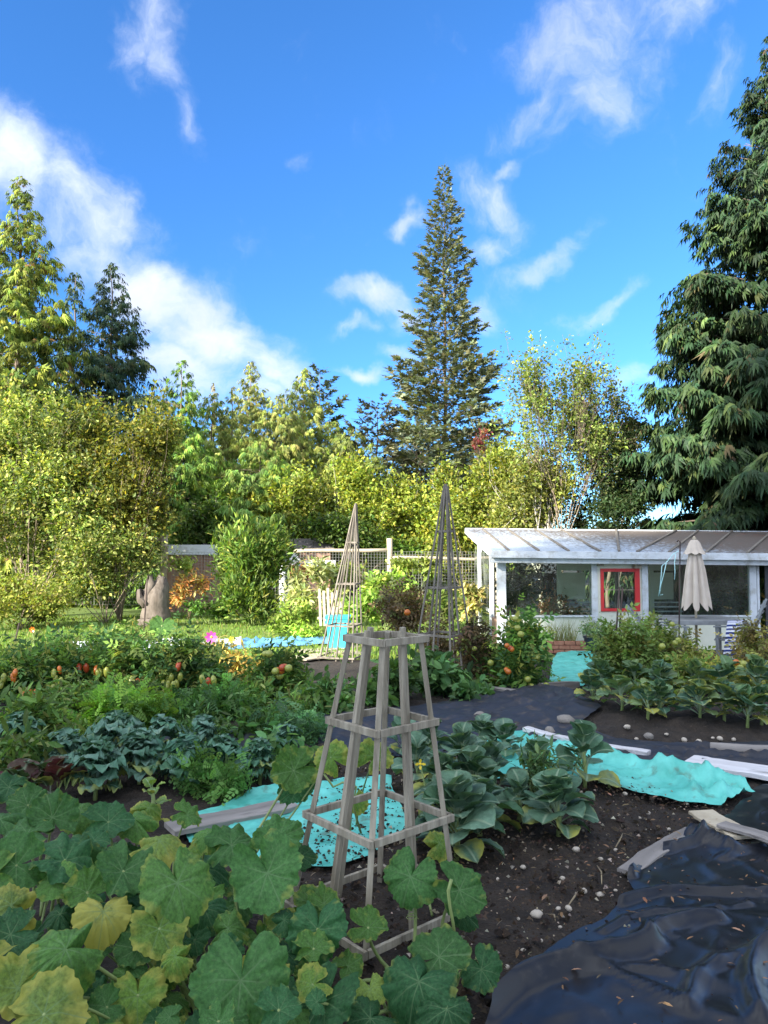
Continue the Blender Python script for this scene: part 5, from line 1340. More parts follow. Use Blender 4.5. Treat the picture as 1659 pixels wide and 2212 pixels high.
def blue_bin():
    Y = 14.2; c = at(730, 1395, Y); g = ez(c.x, Y); x = c.x
    r = thing('plastic_bin', 'square bright blue plastic bin beside the leaning trellis', 'bin', (x, Y, g))
    h = at(730, 1330, Y).z - g
    def frustum(z0, z1, w0, w1, d0, d1, name, mt='bin_blue'):
        V = []
        ch = .12
        for z, w_, d_ in ((z0, w0, d0), (z1, w1, d1)):
            for sx, sy in ((-1, -1 + ch), (-1 + ch, -1), (1 - ch, -1), (1, -1 + ch), (1, 1 - ch), (1 - ch, 1), (-1 + ch, 1), (-1, 1 - ch)):
                V.append((x + sx * w_, Y + sy * d_, z))
        F = [(i, (i + 1) % 8, 8 + (i + 1) % 8, 8 + i) for i in range(8)]
        m2 = MB(); m2.add(V, F); m2.add(V[8:], [(0, 1, 2, 3), (0, 3, 4, 7), (4, 5, 6, 7)])
        return m2.build(name, M[mt], r)
    frustum(g, g + h * .92, .16, .215, .16, .215, 'body'); frustum(g + h * .92 + .001, g + h, .235, .245, .235, .245, 'rim')
    for s in (-1, 1): MB().add(*bar((x + s * .235, Y - .06, g + h * .80), (x + s * .235, Y + .06, g + h * .80), .03, .05)).build('handle', M['bin_blue'], r)
blue_bin()
def crate():
    Y = 15.6; r = thing('wooden_frame', 'bleached wooden slat frame standing behind the blue bin', 'frame', tuple(G(715, 1362)))
    for k, (u, vt) in enumerate([(690, 1272), (699, 1276), (708, 1270), (717, 1280), (726, 1274), (735, 1300)]):
        a = at(u, vt, Y); b = at(u + 3, 1352, Y)
        MB().add(*bar(b, a, .055, .022, (0, 1, 0))).build('slat', M['wood_pale'], r)
    for v in (1290, 1335): MB().add(*bar(at(686, v, Y + .03), at(742, v + 4, Y + .03), .03, .05)).build('crossbar', M['wood_pale'], r)
crate()
# ------------------------------------------------------------------ crops with large leaves
def leaf_grid(R, zf, nr, nt, th0=0.0, vein=None, edge=None):
    """polar leaf blade; R(theta) outline, zf(x, y, r) relief"""
    th = np.linspace(-math.pi, math.pi, nt, endpoint=False)
    rr = (np.arange(1, nr + 1) / nr) ** 0.8
    Rv = np.array([R(t) for t in th])
    X = rr[:, None] * (Rv * np.cos(th))[None]; Y = rr[:, None] * (Rv * np.sin(th))[None]
    V = np.stack([X, Y, np.zeros_like(X)], -1).reshape(-1, 3)
    V = np.concatenate([np.zeros((1, 3)), V]); r = np.concatenate([[0], np.repeat(rr, nt)])
    T = np.array([(0, 1 + j, 1 + (j + 1) % nt) for j in range(nt)])
    Q = np.array([(1 + i * nt + j, 1 + (i + 1) * nt + j, 1 + (i + 1) * nt + (j + 1) % nt, 1 + i * nt + (j + 1) % nt) for i in range(nr - 1) for j in range(nt)])
    vm = vein(V[:, 0], V[:, 1], r)
    V[:, 2] = zf(V[:, 0], V[:, 1], r) - 0.008 * vm
    C = np.stack([np.clip(vm, 0, 1), r, np.zeros_like(r)], 1)
    return V, [T, Q], C
def seg_dist(x, y, a, b):
    a = np.array(a); b = np.array(b); d = b - a; l2 = (d * d).sum()
    t = np.clip(((x - a[0]) * d[0] + (y - a[1]) * d[1]) / l2, 0, 1)
    return np.hypot(x - a[0] - t * d[0], y - a[1] - t * d[1]), t
def squash_mesh(seed):
    rg = random.Random(seed); nrng = np.random.RandomState(seed)
    VA = [0, .75, -.75, 1.55, -1.55, 2.35, -2.35]
    ph = [rg.uniform(0, 6.28) for _ in range(6)]
    def R(t):
        base = .87 + .034 * math.cos(5 * t * .93) - .04 * math.cos(t)
        base += .022 * math.sin(17 * t + ph[0]) + .02 * math.sin(31 * t + ph[1]) + .05 * math.sin(2 * t + ph[2])
        s = math.pi - abs(t)
        return base * (0.16 + .84 * min(1, (s / .42)) ** .7) if s < .42 else base
    segs = []
    for a in VA:
        L = R(a) * .97; segs.append(((0, 0), (L * math.cos(a), L * math.sin(a)), .013, .62))
        for q in (.3, .5, .7):
            for s in (-1, 1):
                p = (L * q * math.cos(a), L * q * math.sin(a)); l = L * (.42 - .25 * q); b = a + s * .7
                segs.append((p, (p[0] + l * math.cos(b), p[1] + l * math.sin(b)), .008, .3))
    def vein(x, y, r):
        m = np.zeros_like(x)
        for a, b, w, k in segs:
            d, t = seg_dist(x, y, a, b); m = np.maximum(m, k * np.exp(-(d / (w * (1.15 - .7 * t))) ** 2))
        return m
    c1, c2, c3 = rg.uniform(-.34, .10), rg.uniform(-.25, .25), rg.uniform(-.22, .22)
    fold = rg.uniform(.0, .28)
    def zf(x, y, r):
        z = c1 * r ** 2 + c2 * x * y + c3 * (x * x - y * y) + fold * np.abs(y) ** 1.2 * .6
        th = np.arctan2(y, x)
        z = z + .05 * r ** 2 * np.sin(6 * th + ph[3]) + .035 * r ** 3 * np.sin(13 * th + ph[4]) - .20 * np.maximum(x - .3, 0) ** 1.6
        vd = np.full_like(x, 9.0)
        for a, b, w, k in segs[:1] + segs[7:8] + segs[14:15] + segs[21:22] + segs[28:29] + segs[35:36] + segs[42:43]:
            d, t = seg_dist(x, y, a, b); vd = np.minimum(vd, d)
        z = z + .022 * np.minimum(vd, .25) / .25 * r + .10 * fbm(x * 3 + seed * 7, y * 3, 4)
        return z
    V, F, C = leaf_grid(R, zf, 20, 132, vein=vein)
    return MB().add(V, F, C).mesh('squash_leaf', M['squash_leaf'], True)
SQ = [squash_mesh(s) for s in range(12)]
def oval_mesh(seed, frill=0.0, width=.36, stalk=.3, arch=.45, cup=.25, mt='cabbage_leaf', name='leaf', lobed=0.0):
    """leaf with a stalk: lies along +X from the plant, arching; midrib pale"""
    rg = random.Random(seed); nu, nv = (40, 21) if frill > 1 else (22, 17); V = []; C = []
    ph = [rg.uniform(0, 6.28) for _ in range(5)]
    for i in range(nu):
        t = i / (nu - 1)
        if t < stalk: w = .018 + .02 * (t / stalk)
        else:
            q = (t - stalk) / (1 - stalk); w = width * max(1 - abs(2 * q ** .9 - 1.0) ** 2.6, 0) ** .6 * (.82 + .18 * q) + .02 * (1 - q) + .004
        for j in range(nv):
            s = (j / (nv - 1) - .5) * 2
            ww = w
            if t > stalk: ww = w * (1 + .06 * math.sin(9 * t + ph[0] + s) + frill * .13 * math.sin(34 * t + ph[1] + 2 * s) + lobed * .3 * math.sin(15 * t + ph[3]))
            y = s * ww
            z = arch * math.sin(t * 1.9) - arch * .72 * t * t + cup * abs(s) ** 1.6 * ww
            if t > stalk:
                z += frill * .075 * abs(s) ** 2 * math.sin(44 * t + ph[2] + 3 * s) * (1.4 if frill > 1 else .8) + .025 * math.sin(7 * t + 3 * s + ph[4]) * abs(s) + frill * .03 * abs(s) * math.sin(55 * t + 5 * s)
                z += .018 * abs(math.sin(11 * (t - .35 * abs(s)) + ph[3])) * min(1, abs(s) * 2)
            V.append((t, y, z))
            side = max(0, 1 - abs(((t - .4 * abs(s)) * 7) % 1 - .5) / .09) * .18 if t > stalk else 0
            C.append((.8 if t < stalk else .7 if abs(s) < .05 else max(.65 * math.exp(-(abs(y) / .012) ** 2), side), abs(s) * (0.3 + .7 * t), 0))
    F = np.array([(i * nv + j, (i + 1) * nv + j, (i + 1) * nv + j + 1, i * nv + j + 1) for i in range(nu - 1) for j in range(nv - 1)])
    return MB().add(V, F, np.array(C)).mesh(name, M[mt], True)
CAB = [oval_mesh(s, .18, .34 + .04 * (s % 3), .34, .42, .26) for s in range(6)]
KALE = [oval_mesh(20 + s, 1.3, .30, .36, .45, .12, 'kale_leaf', 'leaf', .45) for s in range(5)]
CHARD = [oval_mesh(40 + s, .4, .31, .38, .4, .2) for s in range(5)]

def leaf_frame(normal, tip):
    Z = Vector(normal).normalized(); X = Vector(tip); X = (X - Z * X.dot(Z)).normalized(); Y = Z.cross(X)
    return Matrix((X, Y, Z)).transposed()
# squash vines: (u, v, width, depth hint, tip angle in the picture, tilt to viewer, colour index)
SQC = [(0.056, 0.145, 0.040, .0), (0.080, 0.180, 0.040, .08), (0.12, 0.215, 0.036, .24), (0.145, 0.215, 0.045, .30), (0.20, 0.235, 0.06, .62), (0.036, 0.112, 0.040, 0.0), (0.15, 0.22, 0.045, .12)]
SQL = [(60, 1738, 92, .34, 150, .7, 0), (175, 1750, 96, .36, 60, .6, 1), (20, 1700, 80, .34, 190, .7, 5), (290, 1770, 90, .34, 100, .6, 1), (113, 1766, 112, .42, 80, .9, 0), (35, 1868, 125, .45, 200, .8, 0), (141, 1856, 135, .45, 10, .4, 5), (383, 1907, 165, .46, 290, .8, 1), (578, 1887, 160, .45, 300, .85, 0), (266, 1880, 130, .46, 250, .6, 0), (601, 1815, 110, .40, 60, .7, 0),
       (223, 1969, 128, .40, 270, .9, 4), (344, 2005, 125, .34, 300, .9, 2), (141, 2051, 160, .42, 220, .8, 1), (520, 2118, 190, .34, 265, .95, 0), (25, 1955, 110, .42, 200, .8, 3), (39, 2134, 145, .34, 230, .8, 3), (94, 2190, 175, .34, 20, .8, 3),
       (297, 2150, 115, .22, 280, .95, 2), (363, 2091, 75, .20, 260, .9, 1), (604, 1983, 66, .28, 240, .9, 6), (188, 1926, 100, .38, 140, .6, 1), (23, 2020, 120, .38, 220, .6, 5), (130, 1975, 90, .33, 180, .5, 5),
       (234, 1774, 100, .36, 60, .5, 5), (344, 1817, 112, .42, 20, .4, 3), (500, 1825, 110, .38, 60, .4, 0), (168, 1829, 115, .43, 120, .4, 0), (578, 2177, 90, .16, 300, .8, 5), (363, 2192, 50, .12, 250, .9, 1),
       (686, 2007, 135, .32, 275, 1.0, 5), (887, 1894, 120, .34, 250, .95, 0), (992, 1923, 112, .30, 330, .95, 0), (795, 2003, 85, .22, 0, .5, 1), (949, 2069, 145, .24, 20, .6, 0), (905, 2120, 155, .24, 250, .7, 5), (701, 2160, 145, .26, 240, .8, 5),
       (799, 2138, 72, .20, 290, .8, 6), (1040, 2094, 95, .16, 300, .9, 5), (965, 2180, 130, .20, 290, .8, 5), (635, 1664, 100, .36, 200, .9, 1), (715, 1635, 80, .40, 120, .9, 2), (810, 1631, 80, .42, 60, .9, 2), (949, 1821, 66, .34, 40, .6, 2),
       (752, 2088, 66, .2, 70, .6, 1), (657, 2101, 46, .16, 260, .9, 1), (770, 1733, 54, .3, 280, .9, 2), (800, 2200, 100, .18, 230, .7, 5), (640, 1705, 80, .3, 220, .8, 5), (450, 1800, 80, .4, 90, .4, 1), (60, 1800, 100, .4, 160, .5, 0),
       (440, 1960, 100, .3, 260, .6, 5), (700, 1950, 70, .28, 300, .7, 1), (300, 1925, 90, .36, 200, .5, 5), (420, 2030, 70, .22, 290, .6, 5), (0, 1770, 90, .42, 160, .5, 0), (-40, 1900, 130, .42, 200, .6, 1), (-60, 2080, 150, .38, 200, .6, 3), (650, 1850, 70, .3, 30, .6, 5), (200, 2230, 130, .24, 250, .8, 2), (450, 2230, 120, .22, 250, .8, 5),
       (320, 1745, 70, .34, 60, .7, 2), (405, 1760, 66, .34, 20, .5, 1), (1000, 1975, 60, .18, 330, .9, 5), (560, 2030, 60, .22, 300, .8, 1), (120, 1905, 90, .4, 150, .5, 1), (460, 2180, 70, .15, 280, .8, 1), (620, 2060, 80, .2, 200, .6, 5)]
BASES = [((60, 2010), 'squash plant with yellowing leaves in the bottom left corner'), ((330, 1960), 'squash plant with big dark leaves left of the near trellis'), ((560, 2090), 'squash plant sprawling in front of the near trellis'),
         ((900, 2090), 'squash vine climbing the right foot of the near trellis'), ((150, 1830), 'squash plant along the back of the leafy left patch'), ((720, 1720), 'young squash vine with light leaves behind the near trellis')]
sq_roots = []
for (u, v), lab in BASES:
    p = G(u, v); sq_roots.append(thing('squash_plant', lab, 'squash plant', p, 'squash plants round the near trellis'))
def squash():
    rg = random.Random(8); k = 0
    for q in range(90):        # smaller leaves filling the patch under the big ones
        u = rg.uniform(-60, 690); v = rg.uniform(1790, 2240)
        if v < 1790 + .12 * u or (u > 560 and v < 1930): continue
        SQL.append((u, v, rg.uniform(48, 105), rg.uniform(.12, .34), rg.uniform(0, 360), rg.uniform(.3, .9), rg.choice([0, 0, 1, 1, 1, 2, 5, 5, 0])))
    for (u, v, w, h, ang, tilt, ci) in SQL:
        # a blade h above the soil seen at (u, v)
        p = G(u, v, h)
        if (u, v) in ((635, 1664), (715, 1635), (810, 1631), (770, 1733), (640, 1705)): p = at(u, v, 4.05)
        if (u, v) in ((887, 1894), (992, 1923)): p = at(u, v, 3.0)
        if (u, v) == (949, 1821): p = at(u, v, 3.55)
        s = w * p.y / 1597.6 / 1.8
        root = min(sq_roots, key=lambda r: (r.location.xy - p.xy).length)
        a = math.radians(ang); ca, sa = math.cos(a), math.sin(a)
        toc = Vector((-p.x, -p.y, EYE - p.z)).normalized()
        n = (Vector((0, 0, 1)) * (1.15 - tilt * .75) + toc * tilt * .9 + Vector((rg.uniform(-.28, .28), rg.uniform(-.2, .2), rg.uniform(-.1, .1)))).normalized()
        tip = Vector((ca, -.35 * abs(sa), sa))
        R = leaf_frame(n, tip)
        if rg.random() < .5: R = R @ Matrix.Diagonal((1, -1, 1)) if False else R
        c = SQC[ci]; j = rg.uniform(.75, 1.15)
        sx = s * rg.uniform(.95, 1.1); sy = s * rg.uniform(.9, 1.1)
        inst('leaf', SQ[(k * 5) % 12], root, p, R, (sx, sy, s * rg.uniform(1.2, 2.3)), (c[0] * j, c[1] * j, c[2] * j, c[3])); k += 1
        # stalk to the soil
        g = root.location.lerp(Vector((p.x, p.y, root.location.z)), rg.uniform(.45, .8)); g.z = float(gz(g.x, g.y)) + .01
        mid = (g + p) / 2 + Vector((0, 0, .06)) - n * .10 + tip * -.05
        tt = np.linspace(0, 1, 8); P = [(1 - t) ** 2 * g + 2 * t * (1 - t) * mid + t ** 2 * (p - n * .003) for t in tt]
        MB().add(*tube(P, np.linspace(.0085, .005, 8) * (1 if w > 80 else .75), 6)).build('stalk', M['stem_green'], root, True)
    # vine stems along the soil, tendrils
    for r in sq_roots[:3]:
        for q in range(3):
            a = rg.uniform(0, 6.28); P = []
            x, y = r.location.x, r.location.y
            for i in range(9):
                P.append((x, y, float(gz(x, y)) + .03 + .02 * math.sin(i))); x += .07 * math.cos(a); y += .07 * math.sin(a); a += rg.uniform(-.4, .4)
            MB().add(*tube(P, .008, 6)).build('vine', M['stem_green'], r, True)
    P = [at(u, v, 2.92) for u, v in ((985, 2040), (978, 1990), (972, 1960), (968, 1925), (975, 1900))]
    MB().add(*tube(P, .007, 6)).build('vine', M['stem_green'], sq_roots[3], True)
    for (u, v, Y) in ((890, 1985, 3.0), (1035, 2085, 2.75), (760, 1700, 4.0)):
        P = [at(u, v, Y) + Vector((.025 * (1 - i / 40) * math.cos(i * .75), .02 * math.sin(i * .75), .0012 * i)) for i in range(30)]
        MB().add(*tube(P, .0016, 4)).build('tendril', M['stem_green'], sq_roots[3], True)
    P = [at(u, v, 4.0) for u, v in ((780, 1800), (762, 1740), (770, 1700), (740, 1690), (720, 1700), (700, 1672))]
    MB().add(*tube(P, .006, 6)).build('vine', M['stem_green'], sq_roots[5], True)
squash()
# tall single squash leaves on stalks near the tomatoes
def lone(label, u, v, Y, w, ci, foot, tipa):
    p = at(u, v, Y); g = G(*foot); r = thing('squash_plant', label, 'squash plant', g)
    a = math.radians(tipa); toc = Vector((-p.x, -p.y, .2)).normalized()
    inst('leaf', SQ[ci], r, p, leaf_frame(toc * .9 + Vector((0, 0, .5)), Vector((math.cos(a), 0, math.sin(a)))), w * Y / 1597.6 / 1.5, SQC[ci])
    mid = (p + g) / 2 + Vector((.05, 0, .05)); tt = np.linspace(0, 1, 7)
    MB().add(*tube([(1 - t) ** 2 * g + 2 * t * (1 - t) * mid + t ** 2 * p for t in tt], .012, 6)).build('stalk', M['stem_green'], r, True)
lone('single pale squash leaf held high on a stalk above the tomatoes', 350, 1352, 8.6, 46, 1, (335, 1460), 260)
lone('blue green squash leaf among the tomato fruits', 350, 1432, 8.2, 50, 5, (320, 1480), 290)

def rosette(name, label, cat, base, meshes, n, L, cols, seed, pitch=(.35, 1.2), stem=0.0, group=None, stem_mat='stem_green', yellow=0.1, spread=1.0):
    rg = random.Random(seed); base = Vector(base)
    r = thing(name, label, cat, base, group)
    if stem: MB().add(*tube([base - Vector((0, 0, .05)), base + Vector((.01, 0, stem * .5)), base + Vector((0, .01, stem))], [.016, .014, .010], 7)).build('stem', M[stem_mat], r, True)
    for k in range(n):
        q = k / max(n - 1, 1)
        az = k * 2.4 + rg.uniform(-.4, .4)
        pt = pitch[0] + (pitch[1] - pitch[0]) * q + rg.uniform(-.12, .12)
        l = L * (1.0 - .35 * abs(q - .35)) * rg.uniform(.8, 1.15)
        h = base + Vector((0, 0, stem * (.15 + .85 * q) if stem else .01))
        c = cols[rg.randrange(len(cols))]; j = rg.uniform(1.0, 1.65)
        y = yellow * rg.uniform(0, 1.6) + (.45 if q < .25 and rg.random() < .5 else 0)
        rot = Matrix.Rotation(az, 3, 'Z') @ Matrix.Rotation(-pt, 3, 'Y') @ Matrix.Rotation(rg.uniform(-.35, .35), 3, 'X')
        inst('leaf', meshes[rg.randrange(len(meshes))], r, h, rot, (l, l * rg.uniform(.85, 1.2) * spread, l), (c[0] * j, c[1] * j, c[2] * j, y))
    return r
CABC = [(0.050, 0.105, 0.060), (0.065, 0.125, 0.075), (0.04, 0.09, 0.045), (0.085, 0.15, 0.10)]
KALC = [(0.045, 0.115, 0.068), (0.06, 0.135, 0.085), (0.04, 0.105, 0.05), (0.085, 0.16, 0.115)]
for k, (u, v, n, L, st, lab) in enumerate([(985, 1850, 18, .34, .22, 'large collard plant just right of the near trellis'), (1035, 1800, 14, .30, .16, 'collard plant with broad round leaves hanging over the soil'), (1205, 1800, 18, .30, .16, 'leafy brussels sprout plant in the middle of the soil bed'),
                                      (960, 1745, 14, .30, .18, 'collard plant behind the near trellis right leg'), (1060, 1720, 13, .28, .22, 'collard plant at the near end of the long tarp'), (1160, 1730, 11, .24, .26, 'upright leafy brassica standing against the tarp'),
                                      (1000, 1680, 12, .28, .22, 'grey green broccoli behind the collards'), (1262, 1705, 9, .30, .28, 'young broccoli plant with tall bent stem by the tarp'), (1315, 1700, 6, .12, .04, 'small seedling beside the young broccoli'),
                                      (900, 1700, 10, .26, .2, 'blue green broccoli half hidden behind the trellis'), (1090, 1640, 9, .26, .15, 'broccoli with drooping grey leaves at the dark fabric'), (930, 1660, 11, .28, .2, 'broad leaved cabbage glimpsed through the trellis top half'), (1020, 1740, 12, .27, .2, 'dark collard between the two largest collards'), (870, 1640, 9, .26, .18, 'blue green cabbage behind the trellis centre'), (1120, 1770, 10, .22, .14, 'small collard left of the brussels sprout'), (1040, 1630, 10, .26, .18, 'grey leaved cabbage at the path edge'), (975, 1800, 12, .27, .2, 'collard tucked under the right trellis rail')]):
    rosette('brassica_plant', lab, 'cabbage plant', G(u, v), CAB, int(n * 1.5), L * .8, CABC if k % 3 else CABC[1:], 100 + k, (-.15, 1.15), st, 'brassicas on the soil bed', yellow=.05, spread=1.15)
for k, (u, v, n, L, lab) in enumerate([(300, 1690, 16, .34, 'curly kale plant in the middle of the left bed'), (205, 1720, 16, .34, 'frilly blue green kale left of the small yellow plant'), (400, 1700, 15, .34, 'curly kale plant above the grey plank'), (480, 1690, 14, .30, 'kale plant with grey leaf near the trellis'),
                                  (250, 1640, 14, .34, 'bluish kale with pale top leaf below the carrots'), (140, 1680, 14, .32, 'kale plant at the far left beside the beets'), (350, 1640, 12, .3, 'kale plant in the back of the left bed'), (40, 1640, 14, .32, 'leafy kale at the left edge below the tomatoes'),
                                  (440, 1630, 12, .26, 'small kale plant near the fabric scrap'), (560, 1690, 12, .24, 'low kale plant at the tarp edge'), (620, 1640, 10, .22, 'kale seedling left of the near trellis')]):
    rosette('kale_plant', lab, 'kale', G(u, v), KALE, int(n * 1.9), L * .74, KALC, 130 + k, (.0, 1.35), .16, 'kale in the left bed', yellow=.02, spread=1.3)
BEC = [(0.05, 0.03, 0.02), (0.04, 0.07, 0.025), (0.07, 0.02, 0.025)]
for k, (u, v, lab) in enumerate([(30, 1745, 'dark red beet plant at the left edge'), (110, 1735, 'beet plant with dark crimson stems beside the kale')]):
    r = rosette('beet_plant', lab, 'beet', G(u, v), CHARD, 12, .3, BEC, 150 + k, (.5, 1.4), 0, 'beets in the left bed', yellow=0)
# right bed: round leaved plants with yellow leaves at the foot
RB = [(1290, 1525), (1335, 1535), (1390, 1545), (1440, 1550), (1500, 1555), (1555, 1560), (1610, 1560), (1660, 1560), (1310, 1490), (1370, 1495), (1430, 1500), (1500, 1505), (1570, 1505), (1640, 1505)]
RBL = ['left end of the front row', 'second in the front row', 'third in the front row', 'fourth in the front row', 'fifth in the front row', 'sixth in the front row', 'seventh in the front row', 'at the right edge of the front row',
       'left end of the back row', 'second in the back row', 'third in the back row', 'fourth in the back row', 'fifth in the back row', 'right end of the back row']
for k, (u, v) in enumerate(RB):
    jr = random.Random(700 + k); u += jr.uniform(-16, 16); v += jr.uniform(-10, 8)
    rosette('turnip_plant', 'leafy turnip plant in the right bed, ' + RBL[k], 'turnip plant', G(u, v), CHARD + CAB[:2], jr.choice([15, 19, 24]), (.25 if k < 8 else .30) * jr.uniform(.72, 1.18), [(0.06, 0.115, 0.05), (0.085, 0.145, 0.06), (0.05, 0.11, 0.065), (0.11, 0.16, 0.06)], 170 + k, (-.1, 1.35), .17, 'leafy plants in the right bed', yellow=jr.uniform(.05, .35), spread=jr.uniform(1.05, 1.4))
# small bright plant by the plank
rosette('pepper_plant', 'small bright green plant with yellow lower leaves above the plank', 'plant', G(328, 1790), CHARD, 11, .13, [(0.14, 0.21, 0.04), (0.10, 0.17, 0.04)], 190, (-.2, 1.0), .22, None, yellow=.35)

# ------------------------------------------------------------------ tomatoes and other bushy plants
def fruit_mesh(mt, el):
    V = []; F = []; n = 10
    for i in range(8):
        ph = math.pi * i / 7
        for j in range(n):
            th = 2 * math.pi * j / n; V.append((math.sin(ph) * math.cos(th), math.sin(ph) * math.sin(th), el * math.cos(ph) * (1 if math.cos(ph) > 0 else 1.1)))
    F = np.array([(i * n + j, (i + 1) * n + j, (i + 1) * n + (j + 1) % n, i * n + (j + 1) % n) for i in range(7) for j in range(n)])
    return MB().add(V, F).mesh('tomato', M[mt], True)
ROMA = {c: fruit_mesh('fruit_' + c, 1.75) for c in ('green', 'orange', 'red')}
ROUND = {c: fruit_mesh('fruit_' + c, .9) for c in ('green', 'orange', 'red')}
TOMC = [(0.055, 0.11, 0.03, 4), (0.095, 0.155, 0.035, 3), (0.17, 0.18, 0.05, 1.5), (0.035, 0.075, 0.028, 2)]
def tomato(label, u, v, Y, w, h, n, seed, cols=TOMC, fruits=(), tpl=PINN, ls=.16, stem='stem_green', name='tomato_plant', cat='tomato plant', foot=None, group='tomato plants', kind=ROMA, per=8, spread=.12, fr=.026, nl=6):
    c = at(u, v, Y)
    r = broadleaf(name, label, cat, (c.x, Y, float(gz(c.x, Y))), lobes(u, v, Y, w, h, nl, seed, .6), n, ls, cols, seed, stem, tr=.014, tpl=tpl, per=per, spread=spread, twigs=26, matn='crop', shell=.35, group=group, foliage='foliage')
    for (fu, fv, c_) in fruits:
        p = at(fu, fv + random.Random(fu * 3).uniform(-5, 5), Y - random.Random(fv * 7).uniform(.42, .6))
        inst('tomato', kind[c_], r, p, (random.Random(fu).uniform(-.3, .3), 0.2, fu), fr * random.Random(fv).uniform(.9, 1.3))
    return r
Z = lambda zx, zy: (zx * .2604, 1348 + zy * .2604)       # from the enlarged look at the tomato bed
def fr(lst): return [(*Z(x, y), c) for x, y, c in lst]
tomato('tomato plant with split orange fruit at the left edge', 45, 1455, 8.0, 75, 75, 900, 201, fruits=fr([(125, 420, 'orange'), (110, 450, 'orange'), (205, 580, 'orange'), (250, 560, 'orange'), (290, 570, 'orange'), (190, 620, 'orange'), (265, 600, 'red'), (30, 440, 'green'), (10, 500, 'green')]))
tomato('tomato plant with one orange fruit above green ones', 125, 1448, 8.3, 66, 72, 800, 202, fruits=fr([(495, 385, 'orange'), (445, 410, 'green'), (400, 545, 'green'), (435, 530, 'green'), (475, 520, 'green'), (505, 475, 'green'), (460, 460, 'green')]))
tomato('tomato plant with two red fruits in the second row', 190, 1438, 8.6, 64, 72, 800, 203, fruits=fr([(655, 375, 'red'), (715, 375, 'red'), (800, 375, 'orange'), (835, 385, 'green'), (815, 400, 'green'), (885, 415, 'green'), (680, 620, 'orange'), (700, 640, 'red'), (590, 830, 'orange'), (700, 825, 'red')]))
tomato('tomato plant with long green fruit cluster mid bed', 290, 1438, 8.4, 64, 76, 850, 204, fruits=fr([(1055, 450, 'green'), (1090, 465, 'green'), (1110, 510, 'green'), (1145, 495, 'red'), (980, 580, 'orange')]))
tomato('tomato plant with dense yellow green truss right of the high leaf', 372, 1440, 8.4, 64, 78, 850, 205, fruits=fr([(1420, 440, 'green'), (1395, 490, 'green'), (1465, 490, 'green'), (1495, 440, 'green'), (1360, 520, 'green'), (1440, 530, 'green'), (1385, 540, 'green'), (1415, 580, 'red'), (1480, 365, 'red'), (1350, 575, 'green')]))
Z2 = lambda zx, zy: (388.8 + zx * .2344, 1382.4 + zy * .2344)
def fr2(lst): return [(*Z2(x, y), c) for x, y, c in lst]
tomato('tomato plant with hanging green truss near the bed end', 450, 1440, 8.4, 54, 78, 700, 206, fruits=fr2([(205, 370, 'green'), (265, 370, 'red'), (310, 370, 'green'), (195, 430, 'green'), (235, 460, 'green'), (265, 440, 'green'), (225, 410, 'green')]))
tomato('tomato plant with cracked ripe fruit left of the near trellis', 600, 1455, 8.6, 66, 88, 1100, 207, fruits=fr2([(900, 265, 'orange'), (945, 260, 'red'), (935, 295, 'orange'), (1000, 275, 'green'), (820, 115, 'green'), (785, 120, 'green'), (880, 300, 'green'), (600, 400, 'green'), (920, 330, 'green'), (965, 240, 'orange')]), kind=ROUND, fr=.036)
tomato('tall tomato plant with round fruits in front of the greenhouse post', 1125, 1400, 9.6, 62, 95, 1500, 208, fruits=[(1113, 1337, 'green'), (1095, 1390, 'orange'), (1102, 1398, 'red'), (1105, 1405, 'orange'), (1094, 1445, 'orange'), (1098, 1455, 'orange'), (1140, 1468, 'green'), (1148, 1478, 'green'), (1180, 1478, 'green'), (1118, 1360, 'green'), (1125, 1365, 'green'), (1160, 1420, 'green'), (1172, 1400, 'green'), (1060, 1492, 'green'), (1145, 1487, 'green')], kind=ROUND, fr=.034, ls=.19)
DEAD = [(0.13, 0.085, 0.045, 3), (0.085, 0.06, 0.035, 4), (0.09, 0.10, 0.035, 2), (0.05, 0.04, 0.025, 2)]
tomato('withered brown tomato plant between the two tall trellises', 865, 1325, 11.2, 75, 60, 900, 209, DEAD, fruits=[(880, 1318, 'orange'), (925, 1345, 'green')], stem='stem_dry', kind=ROUND, fr=.04, ls=.15, per=6)
tomato('withered tomato plant right of the tall pointed trellis', 1045, 1395, 9.8, 50, 80, 800, 210, DEAD, fruits=[(1025, 1400, 'green'), (1060, 1430, 'green')], stem='stem_dry', kind=ROUND, fr=.034, ls=.15, per=6)
tomato('withered dark plant behind the tall pointed trellis', 935, 1370, 10.6, 50, 60, 700, 211, DEAD, stem='stem_dry', ls=.14, per=6)
tomato('dense leafy tomato thicket left of the parasol', 1370, 1415, 9.2, 85, 85, 2000, 212, [(0.075, 0.115, 0.03, 4), (0.11, 0.14, 0.04, 3), (0.16, 0.15, 0.05, 1)], fruits=[(1430, 1395, 'green'), (1385, 1470, 'green')], kind=ROUND, fr=.035, ls=.15)
tomato('rangy tomato plant with yellow fruit below the parasol', 1480, 1425, 9.4, 70, 60, 1000, 213, [(0.09, 0.11, 0.03, 4), (0.15, 0.13, 0.05, 2), (0.10, 0.07, 0.04, 2)], fruits=[(1452, 1345, 'green'), (1458, 1392, 'green'), (1465, 1388, 'green'), (1440, 1420, 'green')], stem='stem_dry', kind=ROUND, fr=.035, ls=.14)
tomato('yellowing thicket in front of the striped towel', 1570, 1465, 9.0, 90, 40, 1300, 214, [(0.18, 0.17, 0.04, 4), (0.11, 0.13, 0.035, 3), (0.24, 0.18, 0.04, 1)], fruits=[(1600, 1440, 'green'), (1606, 1436, 'green'), (1590, 1428, 'orange')], stem='stem_dry', kind=ROUND, fr=.035, ls=.14)
